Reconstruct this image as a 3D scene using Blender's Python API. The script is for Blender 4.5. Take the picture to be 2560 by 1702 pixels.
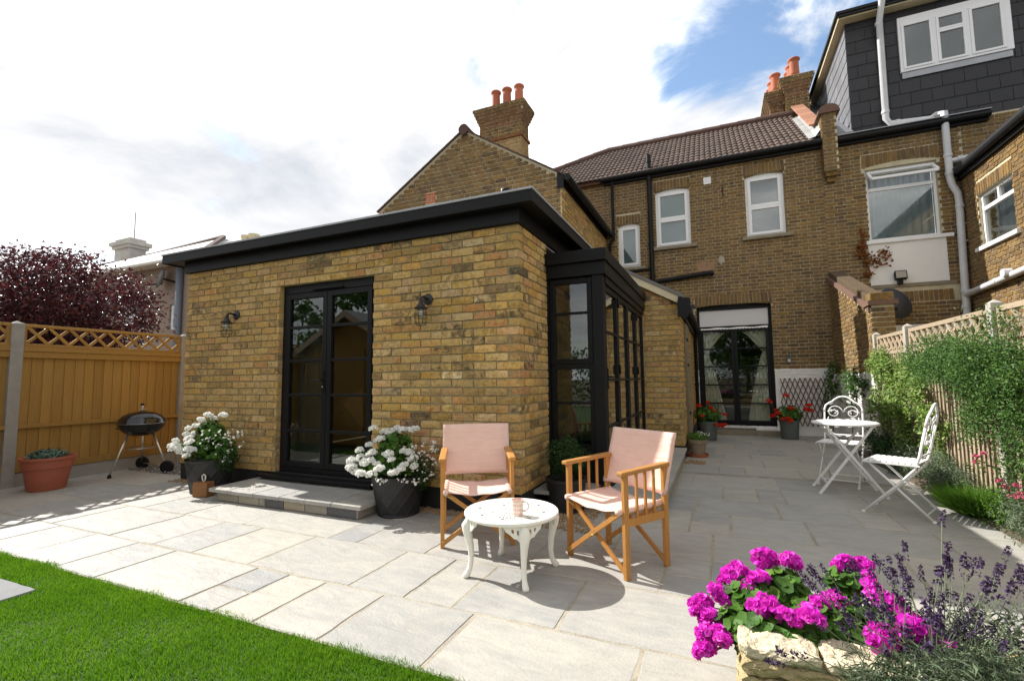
import bpy, math, random
import numpy as np
from mathutils import Vector, Matrix
for o in list(bpy.data.objects): bpy.data.objects.remove(o)
S = bpy.context.scene
COL = S.collection
rnd = random.Random(11)
R_ = math.radians
# ------------------------------------------------------------------ camera
CAM = Vector((1.5528, -3.7186, 1.158))
def cam_axes(yaw, pit, rol):
    f = Vector((-math.sin(yaw)*math.cos(pit), math.cos(yaw)*math.cos(pit), math.sin(pit)))
    r = Vector((math.cos(yaw), math.sin(yaw), 0)); u = r.cross(f)
    c, s = math.cos(rol), math.sin(rol)
    return c*r+s*u, -s*r+c*u, f
cr, cu, cf = cam_axes(.4106, .0819, -.0112)
cd = bpy.data.cameras.new('camera'); cd.sensor_width = 36; cd.sensor_fit = 'HORIZONTAL'
cd.lens = 1175.851*36/2560; cd.clip_start = .05; cd.clip_end = 2000
cam = bpy.data.objects.new('camera', cd); COL.objects.link(cam)
m = Matrix((cr, cu, -cf)).transposed().to_4x4(); m.translation = CAM
cam.matrix_world = m
S.camera = cam
# ------------------------------------------------------------------ light
SUN = Vector((-1.09, .146, 1.0)).normalized()          # towards the sun: high behind the left fence
w = bpy.data.worlds.new('World'); S.world = w; w.use_nodes = True
nt = w.node_tree; nt.nodes.clear()
def N(t, tree=None, **k):
    n = (tree or nt).nodes.new(t)
    for a, b in k.items():
        if a.startswith('i_'): n.inputs[int(a[2:]) if a[2:].isdigit() else a[2:]].default_value = b
        else: setattr(n, a, b)
    return n
L = lambda a, b: nt.links.new(a, b)
sky = N('ShaderNodeTexSky'); sky.sky_type = 'NISHITA'; sky.sun_disc = False
sky.sun_elevation = math.asin(SUN.z); sky.sun_rotation = math.atan2(SUN.x, SUN.y)
sky.air_density = 1.3; sky.dust_density = .6; sky.ozone_density = 2.0
bg1 = N('ShaderNodeBackground', i_1=.13); L(sky.outputs[0], bg1.inputs[0])
tc = N('ShaderNodeTexCoord'); sep = N('ShaderNodeSeparateXYZ'); L(tc.outputs['Generated'], sep.inputs[0])
ad = N('ShaderNodeMath', operation='ADD', i_1=.22); L(sep.outputs[2], ad.inputs[0])
mx = N('ShaderNodeMath', operation='MAXIMUM', i_1=.06); L(ad.outputs[0], mx.inputs[0])
dv = N('ShaderNodeVectorMath', operation='DIVIDE'); cb = N('ShaderNodeCombineXYZ')
for i in range(3): L(mx.outputs[0], cb.inputs[i])
L(tc.outputs['Generated'], dv.inputs[0]); L(cb.outputs[0], dv.inputs[1])
n1 = N('ShaderNodeTexNoise', i_Scale=2.3, i_Detail=10, i_Roughness=.6, i_Distortion=.5); L(dv.outputs[0], n1.inputs['Vector'])
n2 = N('ShaderNodeTexNoise', i_Scale=1.5, i_Detail=8, i_Roughness=.58, i_Distortion=.4); L(dv.outputs[0], n2.inputs['Vector'])
# the break in the cloud, upper right of the picture
def gap(d, a0, a1, amp):
    dt = N('ShaderNodeVectorMath', operation='DOT_PRODUCT'); dt.inputs[1].default_value = d
    L(tc.outputs['Generated'], dt.inputs[0])
    mr = N('ShaderNodeMapRange', i_1=math.cos(R_(a0)), i_2=math.cos(R_(a1)), i_3=0., i_4=amp)
    mr.interpolation_type = 'SMOOTHSTEP'; L(dt.outputs['Value'], mr.inputs[0]); return mr.outputs[0]
def sub(a, b):
    s = N('ShaderNodeMath', operation='SUBTRACT'); L(a, s.inputs[0]); L(b, s.inputs[1]); return s.outputs[0]
cov = sub(sub(n1.outputs[0], gap((.1206, .8242, .5533), 17, 4, .23)), gap((.0217, .8217, .5695), 10, 2, .10))
ramp = N('ShaderNodeMapRange', i_1=.25, i_2=.43, i_3=0., i_4=1.); ramp.interpolation_type = 'SMOOTHSTEP'; L(cov, ramp.inputs[0])
cr1 = N('ShaderNodeValToRGB'); L(n2.outputs[0], cr1.inputs[0])
e = cr1.color_ramp.elements; e[0].position = .36; e[0].color = (.46, .48, .52, 1); e[1].position = .68; e[1].color = (1.25, 1.25, 1.25, 1)
for p_, v_ in ((.47, .60), (.54, .70), (.60, .92)): e.new(p_).color = (v_*.985, v_*.995, v_*1.02, 1)
bg2 = N('ShaderNodeBackground', i_1=.98); L(cr1.outputs[0], bg2.inputs[0])
mix = N('ShaderNodeMixShader'); L(ramp.outputs[0], mix.inputs[0]); L(bg1.outputs[0], mix.inputs[1]); L(bg2.outputs[0], mix.inputs[2])
L(mix.outputs[0], N('ShaderNodeOutputWorld').inputs[0])
sl = bpy.data.lights.new('sun', 'SUN'); sl.energy = 5.0; sl.angle = R_(.53); sl.color = (1, .965, .91)
so = bpy.data.objects.new('sun', sl); COL.objects.link(so); so.location = SUN*60
so.rotation_euler = SUN.to_track_quat('Z', 'Y').to_euler()
vs = S.view_settings; vs.view_transform = 'Standard'; vs.look = 'None'; vs.gamma = 1; vs.use_curve_mapping = False
vs.exposure = .72
# ------------------------------------------------------------------ helpers
def tag(o, label=None, cat=None, group=None, kind=None, category=None):
    cat = cat or category
    for k, v in (('label', label), ('category', cat), ('group', group), ('kind', kind)):
        if v: o[k] = v
    return o
def thing(name, label, cat, loc=(0, 0, 0), rz=0, group=None):
    o = bpy.data.objects.new(name, None); COL.objects.link(o); o.empty_display_size = .1
    o.location = loc; o.rotation_euler = (0, 0, rz); tag(o, label, cat, group); return o
def attach(o, parent, world=True):
    """world=True: o's coordinates are world coordinates whatever the thing's own place is"""
    o.parent = parent
    if world and parent is not None and parent.type == 'EMPTY':
        o.matrix_parent_inverse = (Matrix.Translation(parent.location) @ parent.rotation_euler.to_matrix().to_4x4()).inverted()
def copy_tree(o, parent=None):
    c = o.copy(); COL.objects.link(c)
    if parent is not None:
        c.parent = parent; c.matrix_parent_inverse = o.matrix_parent_inverse.copy()
    for ch in o.children: copy_tree(ch, c)
    return c
class MB:
    def __init__(s): s.v = []; s.f = []
    def add(s, v, f):
        b = len(s.v); s.v += [tuple(p) for p in v]; s.f += [tuple(i+b for i in q) for q in f]; return s
    def box(s, x0, x1, y0, y1, z0, z1):
        return s.add([(x0,y0,z0),(x1,y0,z0),(x1,y1,z0),(x0,y1,z0),(x0,y0,z1),(x1,y0,z1),(x1,y1,z1),(x0,y1,z1)],
                     [(0,3,2,1),(4,5,6,7),(0,1,5,4),(1,2,6,5),(2,3,7,6),(3,0,4,7)])
    def bar(s, p0, p1, w, h, up=(0, 0, 1)):
        """rectangular bar from p0 to p1: w across, h along up"""
        p0 = Vector(p0); p1 = Vector(p1); d = (p1-p0).normalized(); a = d.cross(Vector(up))
        if a.length < 1e-4: a = d.cross(Vector((0, 1, 0)))
        a.normalize(); b = a.cross(d).normalized(); a = a*(w/2); b = b*(h/2)
        v = [p+q for p in (p0, p1) for q in (-a-b, a-b, a+b, -a+b)]
        return s.add(v, [(3,2,1,0),(4,5,6,7),(0,1,5,4),(1,2,6,5),(2,3,7,6),(3,0,4,7)])
    def path(s, pts, r, n=6, caps=True, flat=1.0):
        pts = [Vector(p) for p in pts]; m = len(pts)
        rs = [r]*m if not isinstance(r, (list, tuple)) else r
        b = len(s.v); prev = None
        for i, p in enumerate(pts):
            d = (pts[min(i+1, m-1)]-pts[max(i-1, 0)])
            d = d.normalized() if d.length > 1e-9 else Vector((0, 0, 1))
            if prev is None:
                a = d.cross(Vector((0, 0, 1)) if abs(d.z) < .9 else Vector((1, 0, 0))).normalized()
            else:
                a = (prev-d*prev.dot(d)).normalized()
            prev = a; c = d.cross(a)
            for k in range(n):
                t = 2*math.pi*k/n; s.v.append(tuple(p+(a*math.cos(t)+c*math.sin(t)*flat)*rs[i]))
        for i in range(m-1):
            for k in range(n):
                s.f.append((b+i*n+k, b+i*n+(k+1) % n, b+(i+1)*n+(k+1) % n, b+(i+1)*n+k))
        if caps: s.f.append(tuple(b+k for k in range(n))[::-1]); s.f.append(tuple(b+(m-1)*n+k for k in range(n)))
        return s
    def tube(s, p0, p1, r0, r1=None, n=10): return s.path([p0, p1], [r0, r0 if r1 is None else r1], n)
    def lathe(s, c, prof, n=24, axis='z', sx=1.0):
        b = len(s.v); c = Vector(c)
        for r, z in prof:
            for k in range(n):
                t = 2*math.pi*k/n; x, y = r*math.cos(t)*sx, r*math.sin(t)
                s.v.append(tuple(c+(Vector((x, y, z)) if axis == 'z' else Vector((x, z, y)) if axis == 'y' else Vector((z, x, y)))))
        for i in range(len(prof)-1):
            for k in range(n): s.f.append((b+i*n+k, b+i*n+(k+1) % n, b+(i+1)*n+(k+1) % n, b+(i+1)*n+k))
        for i in (0, len(prof)-1):
            if prof[i][0] > 1e-6: s.f.append(tuple(b+i*n+k for k in range(n)))
        return s
    def prism(s, poly, plane, a, b):
        """poly in 2d extruded from a to b along the missing axis"""
        mk = {'xz': lambda p, t: (p[0], t, p[1]), 'yz': lambda p, t: (t, p[0], p[1]), 'xy': lambda p, t: (p[0], p[1], t)}[plane]
        n = len(poly)
        return s.add([mk(p, a) for p in poly]+[mk(p, b) for p in poly],
                     [tuple(range(n))[::-1], tuple(range(n, 2*n))]+[(i, (i+1) % n, n+(i+1) % n, n+i) for i in range(n)])
    def mesh(s, name, mat, smooth=False):
        me = bpy.data.meshes.new(name); me.from_pydata(s.v, [], s.f); me.validate(clean_customdata=False)
        import bmesh
        bm = bmesh.new(); bm.from_mesh(me); bmesh.ops.recalc_face_normals(bm, faces=bm.faces); bm.to_mesh(me); bm.free()
        for mm in (mat if isinstance(mat, (list, tuple)) else [mat]): me.materials.append(mm)
        if smooth: me.polygons.foreach_set('use_smooth', [True]*len(me.polygons))
        return me
    def build(s, name, mat, parent=None, smooth=False, bevel=0, world=True, sharp=None, **t):
        me = s.mesh(name, mat, smooth or bool(sharp))
        if sharp: me.set_sharp_from_angle(angle=R_(sharp))
        o = bpy.data.objects.new(name, me); COL.objects.link(o)
        if parent is not None: attach(o, parent, world)
        if bevel:
            md = o.modifiers.new('bevel', 'BEVEL'); md.width = bevel; md.segments = 2; md.limit_method = 'ANGLE'; md.angle_limit = R_(40)
        tag(o, **t); return o
def arrmesh(name, V, tris, mat, parent=None, smooth=False, attr=None, world=True, quads=False, **t):
    """mesh straight from numpy arrays (for grass and leaves)"""
    V = np.asarray(V, np.float32); T = np.asarray(tris, np.int32); k = T.shape[1]
    me = bpy.data.meshes.new(name); me.vertices.add(len(V)); me.vertices.foreach_set('co', V.ravel())
    me.loops.add(T.size); me.loops.foreach_set('vertex_index', T.ravel())
    me.polygons.add(len(T)); me.polygons.foreach_set('loop_start', np.arange(0, T.size, k, dtype=np.int32))
    me.polygons.foreach_set('loop_total', np.full(len(T), k, np.int32))
    me.update(calc_edges=True); me.materials.append(mat)
    if smooth: me.polygons.foreach_set('use_smooth', [True]*len(T))
    o = bpy.data.objects.new(name, me); COL.objects.link(o)
    if parent is not None: attach(o, parent, world)
    return tag(o, **t)
def inst(me, name, parent, loc=(0,0,0), rot=(0,0,0), scale=(1,1,1), world=True):
    o = bpy.data.objects.new(name, me); COL.objects.link(o); o.location = loc; o.rotation_euler = rot; o.scale = scale
    if parent is not None: attach(o, parent, world)
    return o
# ------------------------------------------------------------------ materials
def newmat(name):
    m = bpy.data.materials.new(name); m.use_nodes = True; t = m.node_tree; t.nodes.clear()
    out = t.nodes.new('ShaderNodeOutputMaterial'); return m, t, out
def mixc(t, fac, a, b, mode='MIX'):
    n = t.nodes.new('ShaderNodeMix'); n.data_type = 'RGBA'; n.blend_type = mode
    for k, val in ((0, fac), (6, a), (7, b)):
        if hasattr(val, 'links'): t.links.new(val, n.inputs[k])
        else: n.inputs[k].default_value = val if k == 0 else (*val, 1) if len(val) == 3 else val
    return n.outputs[2]
def mth(t, op, a, b=None, clamp=False):
    n = t.nodes.new('ShaderNodeMath'); n.operation = op; n.use_clamp = clamp
    for k, val in ((0, a), (1, b)):
        if val is None: continue
        if hasattr(val, 'links'): t.links.new(val, n.inputs[k])
        else: n.inputs[k].default_value = val
    return n.outputs[0]
def noise(t, vec, scale, detail=4, rough=.55, dist=0):
    n = t.nodes.new('ShaderNodeTexNoise'); n.inputs['Scale'].default_value = scale; n.inputs['Detail'].default_value = detail
    n.inputs['Roughness'].default_value = rough; n.inputs['Distortion'].default_value = dist
    if vec is not None: t.links.new(vec, n.inputs['Vector'])
    return n.outputs[0]
def ramp_(t, fac, stops, interp='LINEAR'):
    n = t.nodes.new('ShaderNodeValToRGB'); n.color_ramp.interpolation = interp; el = n.color_ramp.elements
    while len(el) > 1: el.remove(el[0])
    el[0].position = stops[0][0]; el[0].color = (*stops[0][1], 1)
    for p, c in stops[1:]:
        x = el.new(p); x.color = (*c, 1)
    t.links.new(fac, n.inputs[0]); return n.outputs[0]
def pos(t): return t.nodes.new('ShaderNodeNewGeometry').outputs['Position']
def scalevec(t, vec, s):
    n = t.nodes.new('ShaderNodeMapping'); n.inputs['Scale'].default_value = s; t.links.new(vec, n.inputs[0]); return n.outputs[0]
def bumpn(t, h, strength, dist=.01):
    n = t.nodes.new('ShaderNodeBump'); n.inputs['Strength'].default_value = strength; n.inputs['Distance'].default_value = dist
    t.links.new(h, n.inputs['Height']); return n.outputs[0]
def princ(t, out, col, rough=.6, normal=None, metal=0, spec=.5, **kw):
    p = t.nodes.new('ShaderNodeBsdfPrincipled')
    for key, val in (('Base Color', col), ('Roughness', rough), ('Metallic', metal), ('Specular IOR Level', spec)):
        if hasattr(val, 'links'): t.links.new(val, p.inputs[key])
        else: p.inputs[key].default_value = (*val, 1) if key == 'Base Color' else val
    for key, val in kw.items(): p.inputs[key.replace('_', ' ')].default_value = val
    if normal is not None: t.links.new(normal, p.inputs['Normal'])
    if out is not None: t.links.new(p.outputs[0], out.inputs[0])
    return p
def mk(name, col, rough=.6, var=.18, scale=9, bump=.15, bscale=60, metal=0, spec=.5, objvar=0, dirt=0, stretch=(1,1,1), bdist=.01, **kw):
    """general paint / wood / metal / plaster: colour broken up by noise, fine relief, wear"""
    m, t, out = newmat(name); P = scalevec(t, pos(t), stretch)
    n = noise(t, P, scale, 5, .6)
    c = mixc(t, n, tuple(x*(1-var) for x in col), tuple(min(1, x*(1+var)) for x in col))
    if objvar:
        oi = t.nodes.new('ShaderNodeObjectInfo')
        f = mth(t, 'ADD', mth(t, 'MULTIPLY', oi.outputs['Random'], 2*objvar), 1-objvar)
        cbn = t.nodes.new('ShaderNodeCombineXYZ')
        for i in range(3): t.links.new(f, cbn.inputs[i])
        c = mixc(t, 1.0, c, cbn.outputs[0], 'MULTIPLY')
    if dirt:
        d = ramp_(t, noise(t, P, scale*.35, 7, .7), [(.42, (0,0,0)), (.72, (1,1,1))])
        c = mixc(t, mth(t, 'MULTIPLY', d, dirt), c, tuple(x*.35 for x in col))
    nm = bumpn(t, noise(t, P, bscale, 5, .6), bump, bdist) if bump else None
    princ(t, out, c, rough, nm, metal, spec, **kw); return m
def brickmat(name, stops, soot=.3, pit=.5, mottle=(.47, .33, .13)):
    m, t, out = newmat(name)
    oi = t.nodes.new('ShaderNodeObjectInfo'); at = t.nodes.new('ShaderNodeAttribute'); at.attribute_name = 'bc'
    va = t.nodes.new('ShaderNodeVectorMath'); va.operation = 'ADD'; t.links.new(oi.outputs['Location'], va.inputs[0]); t.links.new(at.outputs['Vector'], va.inputs[1])
    wn = t.nodes.new('ShaderNodeTexWhiteNoise'); wn.noise_dimensions = '3D'; t.links.new(va.outputs[0], wn.inputs['Vector'])
    c = ramp_(t, wn.outputs['Value'], stops, 'LINEAR')
    sp = t.nodes.new('ShaderNodeSeparateColor'); t.links.new(wn.outputs['Color'], sp.inputs[0])
    P = pos(t); hsv = t.nodes.new('ShaderNodeHueSaturation'); t.links.new(c, hsv.inputs['Color'])
    t.links.new(mth(t, 'ADD', mth(t, 'MULTIPLY', sp.outputs[1], .62), .62), hsv.inputs['Value'])
    t.links.new(mth(t, 'ADD', mth(t, 'MULTIPLY', sp.outputs[2], .35), .80), hsv.inputs['Saturation'])
    c = hsv.outputs[0]
    # every brick carries a second burn colour in large soft blotches
    wb_ = t.nodes.new('ShaderNodeVectorMath'); wb_.operation = 'ADD'; t.links.new(va.outputs[0], wb_.inputs[0]); wb_.inputs[1].default_value = (3.7, 1.3, 5.9)
    wn2 = t.nodes.new('ShaderNodeTexWhiteNoise'); wn2.noise_dimensions = '3D'; t.links.new(wb_.outputs[0], wn2.inputs['Vector'])
    c2 = ramp_(t, wn2.outputs['Value'], stops, 'LINEAR')
    sc_ = t.nodes.new('ShaderNodeVectorMath'); sc_.operation = 'SCALE'; sc_.inputs['Scale'].default_value = 9.0; t.links.new(wn2.outputs['Color'], sc_.inputs[0])
    pv = t.nodes.new('ShaderNodeVectorMath'); pv.operation = 'ADD'; t.links.new(P, pv.inputs[0]); t.links.new(sc_.outputs[0], pv.inputs[1])
    c = mixc(t, ramp_(t, noise(t, pv.outputs[0], 13, 5, .7, .4), [(.42, (0,0,0)), (.60, (1,1,1))]), c, c2)
    b1 = ramp_(t, noise(t, P, 24, 6, .7), [(.36, (0,0,0)), (.62, (1,1,1))])
    c = mixc(t, mth(t, 'MULTIPLY', b1, .32), c, mottle)
    b5 = ramp_(t, noise(t, P, 34, 6, .75, .5), [(.50, (0,0,0)), (.66, (1,1,1))])
    c = mixc(t, mth(t, 'MULTIPLY', b5, .7), c, mixc(t, 1.0, c, (.38, .30, .22), 'MULTIPLY'))
    b2 = ramp_(t, noise(t, P, 26, 5, .7), [(.56, (0,0,0)), (.70, (1,1,1))])
    c = mixc(t, mth(t, 'MULTIPLY', b2, soot), c, (.07, .055, .04))
    b4 = ramp_(t, noise(t, P, 45, 3, .6), [(.60, (0,0,0)), (.72, (1,1,1))])
    c = mixc(t, mth(t, 'MULTIPLY', b4, .35), c, (.55, .45, .30))
    vo = t.nodes.new('ShaderNodeTexVoronoi'); vo.inputs['Scale'].default_value = 70; t.links.new(P, vo.inputs['Vector'])
    pt = ramp_(t, vo.outputs['Distance'], [(.06, (1,1,1)), (.18, (0,0,0))])
    c = mixc(t, mth(t, 'MULTIPLY', pt, pit), c, (.09, .06, .035))
    big = ramp_(t, noise(t, P, .9, 5, .65), [(.45, (0,0,0)), (.75, (1,1,1))])
    c = mixc(t, mth(t, 'MULTIPLY', big, soot*.9), c, (.10, .085, .06))
    h = mth(t, 'SUBTRACT', noise(t, P, 55, 6, .7), mth(t, 'MULTIPLY', pt, .6))
    princ(t, out, c, .88, bumpn(t, h, .9, .010), 0, .2); return m
def leafmat(name, stops, trans=.35, rough=.45, scale_noise=3, spec=.18, patch=.25):
    """leaf / petal: colour differs from leaf to leaf, light comes through"""
    m, t, out = newmat(name); g = t.nodes.new('ShaderNodeNewGeometry')
    r = mth(t, 'ADD', mth(t, 'MULTIPLY', g.outputs['Random Per Island'], 1-patch), mth(t, 'MULTIPLY', noise(t, g.outputs['Position'], scale_noise, 3), patch))
    c = ramp_(t, r, stops)
    p = princ(t, None, c, rough, None, 0, spec)
    tr = t.nodes.new('ShaderNodeBsdfTranslucent'); t.links.new(c, tr.inputs[0])
    mx = t.nodes.new('ShaderNodeMixShader'); mx.inputs[0].default_value = trans
    t.links.new(p.outputs[0], mx.inputs[1]); t.links.new(tr.outputs[0], mx.inputs[2]); t.links.new(mx.outputs[0], out.inputs[0]); return m
def glassmat(name, tint=(.9, .95, .93), rough=0.0, boost=1.0):
    m, t, out = newmat(name)
    g = t.nodes.new('ShaderNodeNewGeometry'); dt = t.nodes.new('ShaderNodeVectorMath'); dt.operation = 'DOT_PRODUCT'
    t.links.new(g.outputs['Normal'], dt.inputs[0]); t.links.new(g.outputs['Incoming'], dt.inputs[1])
    x = mth(t, 'POWER', mth(t, 'SUBTRACT', 1.0, mth(t, 'ABSOLUTE', dt.outputs['Value']), True), 5.0)
    fr = mth(t, 'ADD', mth(t, 'MULTIPLY', x, .95), .045)
    tr = t.nodes.new('ShaderNodeBsdfTransparent'); tr.inputs[0].default_value = (*tint, 1)
    gl = t.nodes.new('ShaderNodeBsdfGlossy'); gl.inputs['Roughness'].default_value = rough
    mx = t.nodes.new('ShaderNodeMixShader'); t.links.new(mth(t, 'MULTIPLY', fr, boost, True), mx.inputs[0])
    t.links.new(tr.outputs[0], mx.inputs[1]); t.links.new(gl.outputs[0], mx.inputs[2]); t.links.new(mx.outputs[0], out.inputs[0]); return m
# ------------------------------------------------------------------ palette
STOCK = [(0, (.045,.036,.03)), (.06, (.06,.048,.038)), (.085, (.22,.14,.065)), (.18, (.31,.21,.085)), (.32, (.42,.285,.10)), (.48, (.46,.32,.13)),
         (.6, (.52,.38,.18)), (.72, (.47,.27,.075)), (.82, (.41,.275,.11)), (.90, (.47,.26,.10)), (.97, (.42,.17,.075)), (1, (.58,.47,.28))]
OLD = [(0, (.045,.035,.03)), (.12, (.08,.055,.04)), (.24, (.15,.095,.045)), (.4, (.20,.125,.05)), (.55, (.26,.165,.06)), (.7, (.17,.105,.045)),
       (.82, (.31,.20,.07)), (.9, (.23,.11,.05)), (1, (.15,.105,.06))]
BR = lambda st, k: [(p, tuple(min(.9, x*g) for x, g in zip(c, k))) for p, c in st]
M_stock = brickmat('stock_brick', BR(STOCK, (1.27, 1.23, 1.10)), .30, .6, (.47,.34,.15))
M_old = brickmat('old_brick', BR(OLD, (1.15, 1.13, 1.02)), .40, .4, (.22,.14,.055))
M_red = brickmat('red_brick', [(0, (.06,.035,.03)), (.3, (.17,.06,.035)), (.7, (.24,.09,.045)), (1, (.13,.07,.045))], .4, .3)
M_rcream = brickmat('pale_rendered_brick', [(0, (.36,.24,.11)), (.5, (.44,.30,.14)), (1, (.34,.22,.10))], .2, .3)
M_mortar = mk('mortar_new', (.33,.285,.165), .95, .2, 25, .5, 180, spec=.1)
M_mortar2 = mk('mortar_old', (.56,.495,.34), .95, .25, 9, .5, 160, spec=.1, dirt=.3)
M_wpaint = mk('white_painted_brick', (.82,.80,.75), .8, .08, 12, .5, 70, dirt=.10, spec=.2)
M_render = mk('white_render', (.80,.79,.76), .85, .05, 5, .2, 90, dirt=.05)
M_black = mk('black_powder_coat', (.006,.0062,.007), .5, .2, 20, .03, 300, spec=.22)
M_blackpl = mk('black_plastic', (.006,.006,.0065), .5, .25, 10, .05, 80, spec=.25)
M_plinth = mk('black_bitumen', (.012,.012,.012), .7, .3, 10, .3, 60)
M_upvc = mk('white_upvc', (.80,.80,.80), .35, .03, 4, .02, 60)
M_pipe = mk('grey_white_plastic', (.60,.60,.60), .4, .08, 6, .03, 60, dirt=.25)
M_stone = mk('sill_stone', (.27,.23,.16), .9, .25, 15, .4, 70, dirt=.4)
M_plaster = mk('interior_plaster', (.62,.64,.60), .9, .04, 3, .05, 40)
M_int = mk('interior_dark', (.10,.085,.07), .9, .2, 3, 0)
M_intfloor = mk('interior_floor', (.30,.30,.28), .45, .2, 4, .05, 20)
M_glass = glassmat('window_glass', (.58,.64,.61), boost=2.6)
M_glass2 = glassmat('window_glass_clear', (.80,.84,.82), boost=2.4)
M_lead = mk('lead_flashing', (.36,.37,.39), .5, .25, 6, .3, 30, metal=.2)
M_cream = mk('cream_painted_wood', (.62,.54,.34), .6, .12, 8, .1, 50, dirt=.3)
M_conc = mk('concrete', (.30,.28,.25), .9, .18, 12, .5, 120, dirt=.3)
M_cement = mk('cement_flaunching', (.55,.55,.53), .9, .25, 8, .6, 40, dirt=.5)
M_concpaver = mk('pier_cap_tile', (.15,.085,.058), .9, .3, 10, .4, 60)
# ------------------------------------------------------------------ brickwork
_bm = {}
def brick_mesh(Lb, Hb, dep, mat, var, fine):
    key = (round(Lb/.006), round(Hb/.004), round(dep, 2), mat.name, var, fine)
    if key in _bm: return _bm[key]
    g = random.Random(hash(key[:3]) % 9999 + var*31); nx = (4 if Lb > .15 else 2) if fine else 2; nz = 2 if fine else 1
    me = MB(); jit = .0035 if fine else .003
    f = []
    for j in range(nz+1):
        for i in range(nx+1):
            ed = i in (0, nx) or j in (0, nz); x = (i/nx-.5)*Lb; z = (j/nz-.5)*Hb
            y = g.uniform(0, .0025)+(.0035 if ed else 0)
            if i in (0, nx) and j in (0, nz): x *= .975; z *= .94
            me.v.append((x+g.uniform(-jit, jit)*.6, y, z+g.uniform(-jit, jit)*.6))
    W = nx+1
    for j in range(nz):
        for i in range(nx): me.f.append((j*W+i, j*W+i+1, (j+1)*W+i+1, (j+1)*W+i))
    ring = [i for i in range(W)]+[j*W+nx for j in range(1, nz+1)]+[nz*W+i for i in range(nx-1, -1, -1)]+[j*W for j in range(nz-1, 0, -1)]
    b = len(me.v)
    for k in ring: x, y, z = me.v[k]; me.v.append((x, dep, z))
    n = len(ring)
    for k in range(n): me.f.append((ring[k], b+k, b+(k+1) % n, ring[(k+1) % n]))
    m = MB(); m.v = me.v; m.f = me.f; _bm[key] = m.mesh('brick', mat); return _bm[key]
ROTS = {'-y': 0.0, '+x': math.pi/2, '-x': -math.pi/2}
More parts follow.
